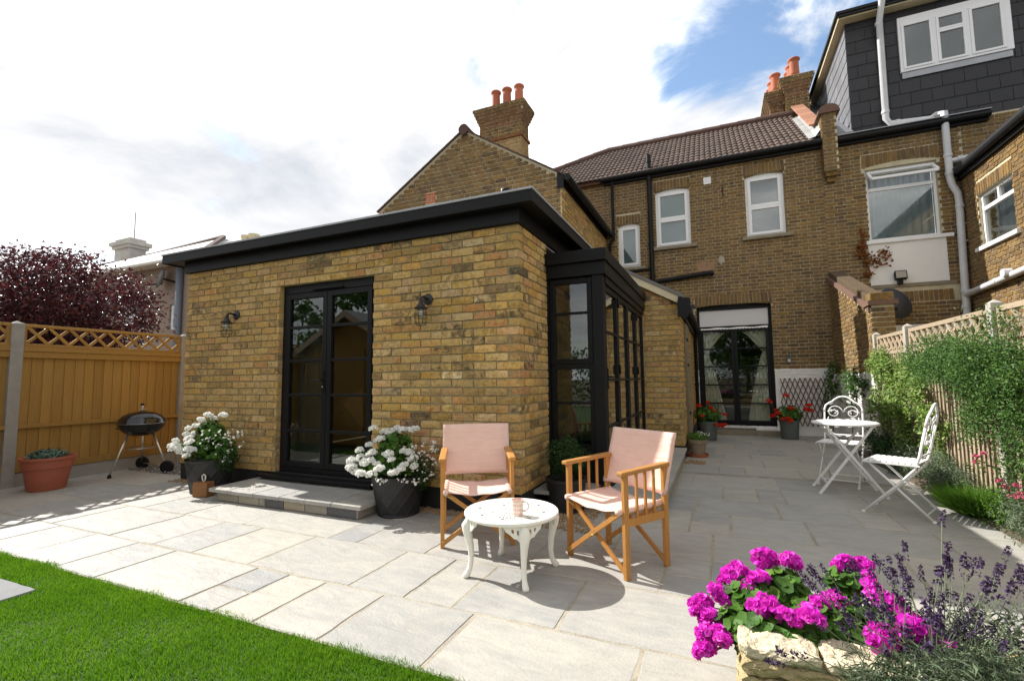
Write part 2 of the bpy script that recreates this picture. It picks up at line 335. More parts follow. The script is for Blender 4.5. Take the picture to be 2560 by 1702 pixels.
class Bricks:
    """bricks of one thing: collected, then the nearest become parts and the rest one mesh"""
    def __init__(s): s.l = []
    def put(s, u, z, plane, face, Lb, Hb, mat, dep=.03, tilt=0., proud=.015):
        if face == '-y': p = (u, plane-proud, z)
        elif face == '+x': p = (plane+proud, u, z)
        else: p = (plane-proud, u, z)
        s.l.append((p, Lb, Hb, face, mat, dep, tilt))
    def wall(s, face, plane, u0, u1, z0, z1, mat, bond='stretcher', ch=.075, holes=(), clip=None, dep=.03, matf=None, j=.0115, phase=0., corner=None, zoff=0., pj=None):
        pj = pj or (.0085 if bond == 'flemish' else .010); j = .0145 if bond == 'flemish' else j
        k = 0; z = z0
        while z+ch*.45 < z1:
            zc = z+ch/2; h = ch-j
            if z+ch > z1: h = max(.02, z1-z-j/2); zc = z+h/2
            a, b = (u0, u1) if clip is None else clip(zc)
            if corner == 'hi': b = b+.008 if k % 2 == 0 else b-.105
            if corner == 'lo': a = a+.105 if k % 2 == 0 else a-.008
            x = a-(phase+(.1125 if k % 2 else 0)) if bond == 'stretcher' else a-(phase+(.169 if k % 2 else 0)); i = 0
            if corner == 'hi':                          # set out from the corner
                seq = []; xx = b
                while xx > a+.001:
                    ln = .215; seq.append((max(a, xx-ln), xx)); xx -= .225
                seq = seq[::-1]
            elif corner == 'lo':
                seq = []; xx = a
                while xx < b-.001: seq.append((xx, min(b, xx+.215))); xx += .225
            else:
                seq = []
                while x < b:
                    ln = .215 if bond == 'stretcher' or i % 2 == 0 else .1025
                    seq.append((max(x, a), min(x+ln, b))); x += ln+pj; i += 1
            for p, q in seq:
                parts = [(p, q)]
                for (h0, h1, hz0, hz1) in holes:
                    if zc+h*.3 > hz0 and zc-h*.3 < hz1:
                        nw = []
                        for (c, d) in parts:
                            if d <= h0 or c >= h1: nw.append((c, d)); continue
                            if c < h0: nw.append((c, h0))
                            if d > h1: nw.append((h1, d))
                        parts = nw
                for (c, d) in parts:
                    if d-c < .028: continue
                    mt = mat if matf is None else matf((c+d)/2, zc)
                    if mt is None: continue
                    dd = dep
                    s.put((c+d)/2, zc+zoff, plane, face, d-c, h, mt, dd, 0)
            z += ch; k += 1
    def soldiers(s, face, plane, u0, u1, ztop, mat, rise=.05, hgt=.215, wid=.065, dep=.03):
        n = max(2, round((u1-u0)/.0745)); st = (u1-u0)/n
        for i in range(n):
            t = (i+.5)/n; zl = ztop+rise*(1-(2*t-1)**2); zh = ztop+rise+hgt
            s.put(u0+(i+.5)*st, (zl+zh)/2, plane, face, st-.009, zh-zl-.006, mat, dep, -(2*t-1)*.05)
    def emit(s, wall, cap=300, near=0):
        d = sorted(s.l, key=lambda b: (Vector(b[0])-CAM).length/max(.05, b[1])**.5)
        for i, (p, Lb, Hb, face, mat, dep, tilt) in enumerate(d[:cap]):
            me = brick_mesh(Lb, Hb, dep, mat, rnd.randrange(5), True)
            o = bpy.data.objects.new('brick', me); COL.objects.link(o)
            q = Matrix.Rotation(ROTS[face], 4, 'Z') @ Matrix.Rotation(tilt, 4, 'Y')
            o.parent = wall; jx = (rnd.gauss(0, .0016), rnd.gauss(0, .0016))
            o.location = (p[0]+(jx[0] if face != '-y' else 0), p[1]+(jx[0] if face == '-y' else 0), p[2]+jx[1]); o.rotation_euler = q.to_euler()
        bymat = {}
        for b in d[cap:]: bymat.setdefault(b[4].name, []).append(b)
        for mn, bl in bymat.items():
            V, T, A = [], [], []; base = 0
            for (p, Lb, Hb, face, mat, dep, tilt) in bl:
                me = brick_mesh(Lb, Hb, dep, mat, rnd.randrange(3), False)
                q = Matrix.Translation(p) @ Matrix.Rotation(ROTS[face], 4, 'Z') @ Matrix.Rotation(tilt, 4, 'Y')
                jo = rnd.gauss(0, .0015)
                for v in me.vertices:
                    w_ = q @ v.co; V.append((w_.x+(jo if face != '-y' else 0), w_.y+(jo if face == '-y' else 0), w_.z)); A.append(p)
                for f in me.polygons: T.append([base+i for i in f.vertices])
                base += len(me.vertices)
            me = bpy.data.meshes.new('brickwork'); me.from_pydata(V, [], T); me.materials.append(bl[0][4])
            at = me.attributes.new('bc', 'FLOAT_VECTOR', 'POINT'); at.data.foreach_set('vector', np.array(A, np.float32).ravel())
            o = bpy.data.objects.new('brickwork', me); COL.objects.link(o); o.parent = wall; tag(o, kind='stuff')
def wall_body(mb, face, a, b, u0, u1, z0, z1, holes=()):
    """mortar body between planes a and b, with rectangular holes"""
    us = sorted({u0, u1, *[min(max(h[i]+(-.004 if i == 0 else .004), u0), u1) for h in holes for i in (0, 1)]})
    zs = sorted({z0, z1, *[min(max(h[i]+(-.004 if i == 2 else .004), z0), z1) for h in holes for i in (2, 3)]})
    for i in range(len(us)-1):
        run = None
        for k in range(len(zs)-1):
            uc, zc = (us[i]+us[i+1])/2, (zs[k]+zs[k+1])/2
            solid = not any(h[0] < uc < h[1] and h[2] < zc < h[3] for h in holes)
            if solid: run = (run[0], zs[k+1]) if run else (zs[k], zs[k+1])
            if run and (not solid or k == len(zs)-2):
                if face == '-y': mb.box(us[i], us[i+1], a, b, *run)
                else: mb.box(min(a, b), max(a, b), us[i], us[i+1], *run)
                run = None
    return mb
# ------------------------------------------------------------------ ground, patio, lawn
M_earth = mk('earth', (.10,.075,.05), .95, .35, 6, .8, 30)
g = MB(); g.box(-400, 400, -400, 400, -.60, -.16); g.build('ground', M_earth, kind='structure')
M_bed = mk('patio_bedding', (.37,.33,.255), .95, .35, 14, .7, 90, dirt=.6)
def gz(y): return -max(0, min(y, 8)-3)*.014
pb = MB()
ys = [-2.05, 3, 8]
for y0, y1 in zip(ys, ys[1:]):
    for (x0, x1) in ((-6.2, 3.42), ):
        pb.add([(x0,y0,gz(y0)-.0028),(x1,y0,gz(y0)-.0028),(x1,y1,gz(y1)-.0028),(x0,y1,gz(y1)-.0028),(x0,y0,-.3),(x1,y0,-.3),(x1,y1,-.3),(x0,y1,-.3)],
               [(0,1,2,3),(0,4,5,1),(1,5,6,2),(2,6,7,3),(3,7,4,0)])
patio = pb.build('patio', M_bed, kind='structure')
def flagmat():
    m, t, out = newmat('sandstone_flag'); oi = t.nodes.new('ShaderNodeObjectInfo'); P = pos(t)
    c = ramp_(t, oi.outputs['Random'], [(0, (.28,.28,.27)), (.2, (.345,.335,.31)), (.5, (.39,.37,.325)), (.7, (.31,.305,.285)), (.85, (.405,.375,.315)), (1, (.355,.35,.325))])
    va = t.nodes.new('ShaderNodeVectorMath'); va.operation = 'ADD'; sc = t.nodes.new('ShaderNodeVectorMath'); sc.operation = 'SCALE'
    t.links.new(oi.outputs['Location'], sc.inputs[0]); sc.inputs['Scale'].default_value = 37.7; t.links.new(P, va.inputs[0]); t.links.new(sc.outputs[0], va.inputs[1])
    Q = scalevec(t, va.outputs[0], (1, 2.6, 1))
    n = noise(t, Q, 2.2, 7, .6, .9)
    c = mixc(t, ramp_(t, n, [(.45, (0,0,0)), (.70, (.7,.7,.7))]), c, (.43,.405,.35))
    n2 = ramp_(t, noise(t, Q, 6, 8, .7, .4), [(.42, (0,0,0)), (.70, (1,1,1))])
    c = mixc(t, mth(t, 'MULTIPLY', n2, .4), c, (.19,.195,.20))
    n3 = ramp_(t, noise(t, P, 1.1, 6, .65), [(.5, (0,0,0)), (.8, (1,1,1))])
    c = mixc(t, mth(t, 'MULTIPLY', n3, .35), c, (.20,.185,.16))
    h = mth(t, 'ADD', noise(t, Q, 5, 6, .6, .6), mth(t, 'MULTIPLY', noise(t, P, 70, 4), .25))
    princ(t, out, c, .62, bumpn(t, h, .6, .016), 0, .4); return m
M_flag = flagmat()
def flag(x0, x1, y0, y1, parent=None, z=None, th=.03, mat=None, name='paving_slab', gap=.0125):
    g_ = rnd; gx = gap*g_.uniform(.6, 1.5); x0 += gx/2; x1 -= gx/2; y0 += gap*.5*g_.uniform(.6, 1.6); y1 -= gap*.5*g_.uniform(.6, 1.6)
    if x1-x0 < .04 or y1-y0 < .04: return
    cx, cy = (x0+x1)/2, (y0+y1)/2; zc = (gz(cy) if z is None else z)+g_.uniform(-.0018, .0018)
    per = []
    def edge(a, b):
        L_ = math.hypot(b[0]-a[0], b[1]-a[1]); n = max(2, int(L_/.07))
        for i in range(n):
            t = i/n; d = g_.gauss(0, .0022) if i else 0
            per.append((a[0]+(b[0]-a[0])*t+(d if a[0] == b[0] else 0), a[1]+(b[1]-a[1])*t+(d if a[1] == b[1] else 0)))
    edge((x0, y0), (x1, y0)); edge((x1, y0), (x1, y1)); edge((x1, y1), (x0, y1)); edge((x0, y1), (x0, y0))
    n = len(per); mb = MB(); tx, ty = g_.uniform(-.003, .003), g_.uniform(-.003, .003)
    for (k, dz) in ((.0045, 0), (0, -.005), (0, -th)):
        for (x, y) in per:
            dx, dy = x-cx, y-cy; l = max(1e-6, math.hypot(dx, dy)); sl_ = 0 if z is not None else gz(y)-gz(cy)
            mb.v.append((dx-dx/l*k*1.2, dy-dy/l*k*1.2, dz+tx*dx+ty*dy+sl_))
    mb.f.append(tuple(range(n)))
    for r_ in range(2):
        for i in range(n): mb.f.append((r_*n+i, (r_+1)*n+i, (r_+1)*n+(i+1) % n, r_*n+(i+1) % n))
    me = mb.mesh('paving_slab', mat or M_flag); o = bpy.data.objects.new(name, me); COL.objects.link(o)
    o.location = (cx, cy, zc); o.parent = parent or patio; return o
# rows of flags as they lie: (y0, y1, joints in x)
rows = [(-2.05, -1.555, [-6.2,-5.6,-4.75,-4.2,-3.45,-2.91,-2.375,-1.94,-1.125,-.855,-.568,-.15,.40,1.21,1.77,2.3,2.86,3.42]),
        (-1.555, -.975, [-6.2,-5.35,-4.5,-3.62,-2.78,-2.254,-1.81,-1.255,-.422,-.04,.253,.81,1.65,2.25,2.71,3.42]),
        (-.975, -.41, [-6.2,-5.7,-5.1,-4.5,-4.05,-3.44,-2.83,-2.08,-1.15,-.88,-.3,.40,1.21,1.46,2.1,2.705,3.42]),
        (-.41, .15, [-6.2,-5.5,-5.0,-4.47,-3.9,-3.2,-2.4,-1.8,-1.2,-.62,.0,.40,.85,1.47,2.56,3.42]),
        (.15, .74, [-6.2,-5.6,-5.15,-4.47,.0,.62,1.30,1.595,2.13,2.94,3.42]),
        (.74, 1.28, [-6.2,-5.35,-4.47,.0,.62,1.33,1.98,2.53,2.805,3.42]),
        (1.28, 1.86, [-6.2,-5.6,-4.47,.6,1.10,1.55,1.86,2.08,2.75,3.42]),
        (1.86, 2.44, [.6,1.25,2.09,2.6,3.1,3.42]),
        (2.55, 3.13, [.6,1.08,1.51,1.81,2.4,2.95,3.42]),
        (3.13, 3.70, [1.08,1.55,2.05,2.7,3.42]), (3.70, 4.28, [1.08,1.6,1.94,2.55,3.05,3.42]), (4.28, 5.03, [1.08,1.45,2.1,2.43,3.42]),
        (5.03, 5.6, [1.08,1.75,2.3,2.9,3.6]), (5.6, 6.2, [1.08,1.5,2.05,2.7,3.2,3.7]), (6.2, 6.8, [1.08,1.8,2.35,3.0,3.7]), (6.8, 7.65, [1.08,1.6,2.2,2.7,3.3,3.7])]
for y0, y1, xs in rows:
    for a, b in zip(xs, xs[1:]):
        if y0 < -.975 and a == -1.125: flag(a, b, y0, -1.825); flag(a, b, -1.825, y1); continue
        if y0 == .15 and a == 1.30: flag(a, b, y0, .45); flag(a, b, .45, y1); continue
        if y0 == -.975 and a >= 1.21: flag(a, b, y0, -.715); flag(a, b, -.715, y1); continue
        if y0 == 1.28 and a == 1.10: flag(a, b, y0, 1.58); flag(a, b, 1.58, y1); continue
        if y0 == -1.555 and a == 1.65: flag(a, b, y0, -1.26); flag(a, b, -1.26, y1); continue
        flag(a, b, y0, y1)
# slot drain across the patio: steel grating bars
dr = MB(); dr.box(1.12, 3.42, 2.452, 2.538, -.05, -.03)
dr.box(1.12, 3.42, 2.444, 2.452, -.05, -.001); dr.box(1.12, 3.42, 2.538, 2.546, -.05, -.001)
x = 1.13
while x < 3.41: dr.box(x, x+.012, 2.452, 2.538, -.03, -.004); x += .034
dr.build('channel_drain', mk('galvanised_grating', (.16,.18,.21), .4, .2, 20, .1, 80, metal=.7), label='narrow steel slot drain running across the paving past the bistro set', category='drain')
# gravel strip at the foot of the extension, loose stones
def gravel(name, rects, n, size, mat, **t):
    V, T = [], []; g_ = np.random.default_rng(5); tot = sum((r[1]-r[0])*(r[3]-r[2]) for r in rects)
    oc = np.array([(1,0,0),(-1,0,0),(0,1,0),(0,-1,0),(0,0,1),(0,0,-1)], float); of = [(0,2,4),(2,1,4),(1,3,4),(3,0,4),(2,0,5),(1,2,5),(3,1,5),(0,3,5)]
    for r in rects:
        for _ in range(int(n*(r[1]-r[0])*(r[3]-r[2])/tot)):
            q = oc*g_.uniform(.5, 1.1, 3)*size*g_.uniform(.5, 1.2)+g_.normal(0, size*.12, (6, 3)); a = g_.uniform(0, 6.28); c_, s_ = math.cos(a), math.sin(a)
            q = q @ np.array([[c_,-s_,0],[s_,c_,0],[0,0,1]]); p = np.array([g_.uniform(r[0], r[1]), g_.uniform(r[2], r[3]), r[4]+g_.uniform(0, size*.7)])
            b = len(V); V += list(q+p); T += [(b+i, b+j, b+k) for i, j, k in of]
    return arrmesh(name, V, T, mat, **t)
M_grav = leafmat('gravel_stones', [(0, (.20,.13,.07)), (.4, (.40,.27,.13)), (.7, (.30,.20,.11)), (1, (.48,.38,.25))], 0, .85)
gravel('gravel', [(-1.0, .62, -.17, -.005, .0), (-4.45, -3.15, -.15, -.005, .0), (.02, .58, .0, .68, .0), (1.09, 1.35, 3.1, 3.42, .0)], 2600, .012, M_grav,
       label='golden gravel strip at the foot of the brick extension', category='gravel', kind='stuff')
M_grav2 = leafmat('slate_chips', [(0, (.08,.08,.09)), (.5, (.22,.21,.21)), (1, (.40,.38,.37))], 0, .85)
gravel('slate_chippings', [(-5.75, -4.5, .1, 1.6, .012)], 1500, .016, M_grav2, label='grey stone chippings behind the barbecue beside the extension', category='chippings', kind='stuff')
# lawn
M_lawn = mk('lawn_soil', (.030,.06,.010), .9, .4, 5, .6, 40)
lw = MB(); lw.box(-6.2, 3.42, -14, -2.06, -.16, -.012); lw.build('lawn', M_lawn, kind='structure')
def grass():
    g_ = np.random.default_rng(3); n = 250000
    x = g_.uniform(-4.1, 1.35, n); d = g_.uniform(0, 1, n)**1.35*1.5; y = -2.045-d
    y += .012*np.sin(x*7)+.008*np.sin(x*23+1)+g_.normal(0, .014, n)
    keep = ~((x > -3.3) & (x < -2.02) & (y < -2.26) & (y > -2.75))                         # stepping stone
    keep &= (1.5528-x)*.50 + .25 > -(y+3.7186)*.6                                      # roughly what is in view
    x, y = x[keep], y[keep]; n = len(x)
    h = g_.uniform(.009, .027, n)*(1+.3*np.sin(x*3+y*5)*np.sin(x*7.7-y*4)); w_ = g_.uniform(.0010, .0021, n)
    a = g_.uniform(0, 6.283, n); ln = g_.uniform(.1, .75, n)*h; la = g_.uniform(0, 6.283, n)
    z0 = np.full(n, -.012)
    dx, dy = np.cos(a)*w_, np.sin(a)*w_; lx, ly = np.cos(la)*ln, np.sin(la)*ln
    P = np.stack([np.stack([x-dx, y-dy, z0], 1), np.stack([x+dx, y+dy, z0], 1), np.stack([x+dx*.7+lx*.4, y+dy*.7+ly*.4, z0+h*.6], 1),
                  np.stack([x-dx*.7+lx*.4, y-dy*.7+ly*.4, z0+h*.6], 1), np.stack([x+lx, y+ly, z0+h], 1)], 1).reshape(-1, 3)
    b = (np.arange(n)*5)[:, None]
    T = np.concatenate([b+np.array([0,1,2]), b+np.array([0,2,3]), b+np.array([3,2,4])], 0)
    arrmesh('grass', P, T, leafmat('grass_blade', [(0, (.045,.13,.006)), (.35, (.095,.235,.010)), (.7, (.155,.315,.016)), (.9, (.26,.39,.04)), (1, (.42,.42,.12))], .45, .5, 3.2, patch=.5),
            label='bright green mown lawn along the edge of the paving', category='grass', kind='stuff')
grass()
flag(-3.3, -2.015, -2.75, -2.262, parent=None, z=.006, name='stepping_stone', mat=mk('shade_toned_stepping_stone', (.16,.165,.17), .8, .2, 6, .5, 40))  # shade over this stone is put into its colour as a darker grey
bedm = MB(); bedm.box(3.42, 3.72, -3, 5.0, -.16, .03); bedm.build('flower_bed', M_earth, kind='structure')
# ------------------------------------------------------------------ the extension
DPC = .19; WT = 2.545
ext = thing('brick_extension', 'single storey yellow stock brick extension with black fascia and steel-look doors', 'building', (-2.2, 2, 0))
DH = (-2.87, -1.57, DPC, DPC+27*.075)
bw = MB(); wall_body(bw, '-y', 0.0, .28, -4.47, 0.0, DPC, WT, [DH])
bw.box(-.28, 0.0, .28, .715, DPC, WT); bw.box(-4.47, -4.19, .28, 4.0, DPC, WT)
ewall = bw.build('wall', M_mortar, ext)
B = Bricks()
B.wall('-y', 0.0, -4.47, 0.0, DPC, WT, M_stock, holes=[DH], corner='hi', dep=.10)
B.wall('+x', 0.0, 0.0, .715, DPC, WT, M_stock, corner='lo', dep=.10)
B.wall('-x', -4.47, 0.02, 3.9, DPC, WT, M_stock, dep=.05)
B.emit(ewall, 300)
p = MB(); p.box(-4.465, -3.06, -.004, .2, -.05, DPC); p.box(-1.40, -.001, -.004, .2, -.05, DPC); p.box(-.2, .004, -.004, .70, -.05, DPC-.001); p.box(-3.06, -1.40, .012, .2, -.05, DPC)
p.build('plinth', M_plinth, ext)
# roof: gutter-like fascia, soffit, lower board
r = MB(); r.box(-4.77, .19, -.15, 4.0, 2.735, 2.75); r.build('roof', mk('grey_membrane', (.30,.31,.32), .7, .15, 3, .1, 20), ext)
fa = MB(); fa.box(-4.775, .195, -.155, -.12, 2.638, 2.742); fa.box(.16, .195, -.12, 4.0, 2.638, 2.742); fa.box(-4.775, -4.74, -.12, 4.0, 2.638, 2.742)
fas = fa.build('fascia', M_black, ext, bevel=.006)
tr = MB(); tr.box(-4.785, .205, -.165, -.14, 2.7425, 2.760); tr.box(.18, .205, -.14, 4.0, 2.7425, 2.760); tr.build('edge_trim', M_lead, fas)
sf = MB(); sf.box(-4.74, .16, -.12, 4.0, 2.652, 2.665); sf.build('soffit', M_black, ext)
lb = MB(); lb.box(-4.50, .03, -.045, .0, WT-.03, 2.652); lb.box(.0, .03, .0, 3.4, WT-.03, 2.652); lb.build('lower_fascia', M_black, ext, bevel=.004)
vt = MB(); vt.path([(-.12,-.02,2.755),(-.12,-.02,2.83),(-.07,-.02,2.83)], [.025,.03,.02], 8); vt.build('roof_vent', M_blackpl, ext, smooth=True)
# bay with glazed front and folding doors
by = MB(); by.box(-.27, .625, .66, 3.40, 2.285, 2.403)
bf = by.build('bay_fascia', M_black, ext, bevel=.005)
b2 = MB(); b2.box(.005, .605, .70, 3.395, 2.155, 2.285); b2.build('bay_beam', M_black, ext, bevel=.004)
po = MB(); po.box(.468, .575, .72, .83, .17, 2.155); po.build('corner_post', M_black, ext, bevel=.004)

def frame_rect(mb, face, u0, u1, z0, z1, w, y0, y1, ws=None):
    ws = ws or (w, w, w, w)
    if face == '-y':
        mb.box(u0, u0+ws[0], y0, y1, z0, z1); mb.box(u1-ws[1], u1, y0, y1, z0, z1)
        mb.box(u0+ws[0], u1-ws[1], y0, y1, z0, z0+ws[2]); mb.box(u0+ws[0], u1-ws[1], y0, y1, z1-ws[3], z1)
    else:
        mb.box(y0, y1, u0, u0+ws[0], z0, z1); mb.box(y0, y1, u1-ws[1], u1, z0, z1)
        mb.box(y0, y1, u0+ws[0], u1-ws[1], z0, z0+ws[2]); mb.box(y0, y1, u0+ws[0], u1-ws[1], z1-ws[3], z1)
    return mb
def glazed(parent, name, face, u0, u1, z0, z1, bars, fr, bar, y0, y1, fmat, gmat=None, bevel=.003, vbars=()):
    """a framed leaf with horizontal bars; each pane its own child"""
    mb = MB(); frame_rect(mb, face, u0, u1, z0, z1, fr, y0, y1)
    zz = [z0+fr]
    for b in bars:
        zz += [b-bar/2, b+bar/2]
        if face == '-y': mb.box(u0+fr, u1-fr, y0+.004, y1-.004, b-bar/2, b+bar/2)
        else: mb.box(y0+.004, y1-.004, u0+fr, u1-fr, b-bar/2, b+bar/2)
    zz.append(z1-fr); o = mb.build(name, fmat, parent, bevel=bevel)
    yc = (y0+y1)/2
    for a, b in zip(zz[0::2], zz[1::2]):
        q = MB(); e_ = .002
        if face == '-y': q.box(u0+fr-e_, u1-fr+e_, yc-.004, yc+.004, a-e_, b+e_)
        else: q.box(yc-.004, yc+.004, u0+fr-e_, u1-fr+e_, a-e_, b+e_)
        q.build('pane', gmat or M_glass, o)
    return o
# french doors
d0, d1, dz0, dz1 = DH; fy0, fy1 = .045, .115
mb = MB(); frame_rect(mb, '-y', d0+.004, d1-.004, dz0+.004, dz1-.004, .045, fy0, fy1, (.045,.045,.05,.085)); dfr = mb.build('door_frame', M_black, ext, bevel=.004)
v_ = MB(); v_.path([(-2.42, fy0-.015, dz1-.07), (-2.36, fy0-.022, dz1-.068), (-2.05, fy0-.022, dz1-.068), (-2.0, fy0-.015, dz1-.07)], .012, 8); v_.build('trickle_vent', M_black, dfr)
mid = (d0+d1)/2; lz0, lz1 = dz0+.06, dz1-.095
hh = (lz1-lz0)
bars = [lz0+hh*f for f in (.205, .408, .605, .80)]
for (a, b) in ((d0+.053, mid-.003), (mid+.003, d1-.053)): leaf = glazed(ext, 'door', '-y', a, b, lz0, lz1, bars, .058, .03, fy0-.006, fy1-.02, M_black)
hd = MB(); hd.box(mid-.052, mid-.022, fy0-.014, fy0-.005, 1.06, 1.27); hd.path([(mid-.037, fy0-.01, 1.17), (mid-.037, fy0-.045, 1.17), (mid-.15, fy0-.045, 1.172)], .009, 8)
hd.build('door_handle', M_blackpl, ext, sharp=40)
lk = MB(); lk.lathe((mid-.037, fy0-.014, 1.10), [(0,-.006),(.008,-.006),(.008,.003)], 10, 'y'); lk.build('lock_cylinder', mk('brass', (.6,.5,.25), .3, .1, 9, 0, metal=1), ext, smooth=True)
ci = MB(); ci.box(d0-.17, d1+.07, -.11, .05, .145, .178); ci.build('door_sill', M_black, ext, bevel=.006)
# bay glazing: front light with opener over, side folding leaves
g1 = glazed(ext, 'window', '-y', .032, .462, 1.30, 2.145, [1.80], .05, .022, .74, .80, M_black, M_glass2)
g2 = glazed(ext, 'fixed_light', '-y', .032, .466, .17, 1.292, [.48, .92], .045, .022, .745, .80, M_black)
sd = MB(); sd.box(.004, .030, .715, .80, .17, 2.155); sd.build('side_jamb', M_black, ext)
for za_, zb_ in ((2.085, 2.153), (.17, .21)): fl = MB(); fl.box(.505, .585, .832, 3.395, za_, zb_); fl.build('folding_door_track', M_black, ext, bevel=.003)
lv = [.84, 1.48, 2.12, 2.755, 3.39]
for a, b in zip(lv, lv[1:]):
    lf = glazed(ext, 'folding_door', '+x', a+.003, b-.003, .213, 2.08, [.68, 1.14, 1.62], .055, .025, .515, .565, M_black)
for yh in (1.48, 2.755):
    for zh in (.4, 1.25, 1.98):
        q = MB(); q.lathe((.578, yh, zh), [(.011,-.05),(.011,.05)], 8); q.build('hinge', M_blackpl, ext, smooth=True)
hd = MB(); hd.box(.565, .575, .868, .892, 1.05, 1.25); hd.path([(.57,.88,1.17),(.61,.88,1.17),(.61,.99,1.17)], .009, 8); hd.build('door_handle', M_blackpl, ext, sharp=40)
# inside of the room
f_ = MB(); f_.box(-4.19, .50, .285, 4.0, .14, .172); f_.build('interior_floor', M_intfloor, ext)
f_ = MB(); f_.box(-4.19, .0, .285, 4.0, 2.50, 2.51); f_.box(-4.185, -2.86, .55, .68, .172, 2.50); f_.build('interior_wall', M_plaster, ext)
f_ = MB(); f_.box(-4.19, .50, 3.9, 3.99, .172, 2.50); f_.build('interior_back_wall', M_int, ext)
f_ = MB(); f_.box(-4.185, -2.835, .53, .55, .172, .32); f_.box(-2.86, -2.835, .55, .68, .172, .32); f_.build('skirting', mk('white_skirting', (.75,.76,.74), .5, .03, 5, 0), ext)
it = thing('kitchen_table', 'green-legged table seen through the narrow corner window', 'table', (-.35, 1.9, .172))
q = MB(); q.box(-.75, .05, 1.5, 2.3, .86, .90); q.build('table_top', mk('green_paint', (.03,.16,.10), .4, .1, 9, 0), it)
for (a, b) in ((-.68, 1.57), (-.02, 1.57), (-.68, 2.23), (-.02, 2.23)):
    q = MB(); q.path([(a, b, .86), (a+(-.12 if a < -.3 else .12)*-1, b, .5), (a, b, .172)], .02, 6); q.build('leg', bpy.data.materials['green_paint'], it)
# brick-edged step with stone treads
st = thing('door_step', 'low stone topped step in front of the french doors', 'step', (-2.3, -.3, 0))
q = MB(); q.box(-3.02, -1.28, -.52, -.005, 0, .088); stc = q.build('step_base', M_bed, st)
xs = [-3.10, -2.82, -2.48, -2.14, -1.83, -1.52, -1.20]
for a, b in zip(xs, xs[1:]):
    o = flag(a, b, -.575, .008, parent=stc, z=.122, th=.034, name='tread_slab', gap=.006)
xs = [-3.025, -2.72, -2.44, -2.36, -2.12, -1.86, -1.60, -1.275]
for i, (a, b) in enumerate(zip(xs, xs[1:])):
    q = MB(); q.box(a+.004, b-.004, -.534, -.515, .004, .086); q.build('riser_stone', mk('riser_stone_%d' % i, [(.30,.27,.21), (.36,.33,.26), (.33,.3,.24), (.12,.12,.12), (.36,.31,.23), (.31,.29,.24), (.12,.12,.125)][i], .85, .25, 9, .5, 60), stc, bevel=.004)
for i, (a, b) in enumerate(((-.53, -.27), (-.262, -.01))):
    q = MB(); q.box(-1.285, -1.262, a, b, .004, .086); q.build('riser_stone', bpy.data.materials['riser_stone_%d' % (5-i)], stc, bevel=.004)
# raised path beside the folding doors
pt = thing('raised_path', 'raised stone path along the folding doors of the glazed bay', 'path', (.85, 2, 0))
q = MB(); q.box(.62, 1.085, .42, 3.415, 0, .138); pk = q.build('path_base', M_bed, pt)
ysl = [.40, 1.02, 1.62, 2.20, 2.82, 3.415]
for a, b in zip(ysl, ysl[1:]): flag(.62, 1.115, a, b, parent=pk, z=.168, th=.03, name='path_slab', gap=.006)
# lanterns on the front wall
M_lamp = mk('dark_lantern_metal', (.035,.033,.033), .5, .2, 30, .1, 120, metal=.4)
M_bulb = mk('lamp_bulb_frosted', (.82,.80,.76), .35, .02, 5, 0)
def lantern(x, z, label):
    t = thing('wall_lantern', label, 'wall lamp', (x, 0, z), 0, 'cage lanterns on the extension wall')
    q = MB(); q.lathe((x, -.008, z), [(.0,-.022),(.03,-.022),(.052,-.014),(.055,.0)], 20, 'y'); q.build('back_plate', M_lamp, t, smooth=True)
    q = MB(); q.path([(x, -.03, z), (x, -.085, z+.012), (x, -.12, z+.004), (x, -.13, z-.03)], [.013,.012,.012,.014], 10); q.build('arm', M_lamp, t, smooth=True)
    cx, cy, cz = x, -.13, z-.03
    q = MB(); q.lathe((cx, cy, cz), [(.0,.0),(.02,.0),(.024,-.03),(.036,-.035),(.04,-.055),(.062,-.066),(.06,-.074),(.0,-.072)], 20); cap = q.build('cap', M_lamp, t, sharp=35)
    q = MB(); q.lathe((cx, cy, cz), [(.0,-.072),(.030,-.074),(.034,-.13),(.026,-.165),(.0,-.175)], 16); q.build('glass_jar', M_glass2, t, smooth=True)
    q = MB(); q.lathe((cx, cy, cz), [(.0,-.074),(.014,-.076),(.016,-.115),(.009,-.135),(.0,-.14)], 12); q.build('bulb', M_bulb, t, smooth=True)
    q = MB()
    def rr(u): return .049+.008*math.sin(u*math.pi*.9) if u < .8 else .056*math.cos((u-.8)/.2*1.2)+.0
    for k in range(10):
        a = 2*math.pi*k/10; q.path([(cx+rr(u)*math.cos(a), cy+rr(u)*math.sin(a), cz-.07-.165*(u**.9)) for u in (0,.25,.5,.75,.88,1.0)], .0021, 4)
    for u in (.28, .52, .76):
        q.path([(cx+rr(u)*math.cos(a), cy+rr(u)*math.sin(a), cz-.07-.165*(u**.9)) for a in [2*math.pi*k/20 for k in range(21)]], .0021, 4)
    q.build('cage', M_lamp, t)
lantern(-3.56, 1.935, 'dark cage lantern on the brick wall left of the french doors')
lantern(-.918, 1.915, 'dark cage lantern on the brick wall right of the french doors')
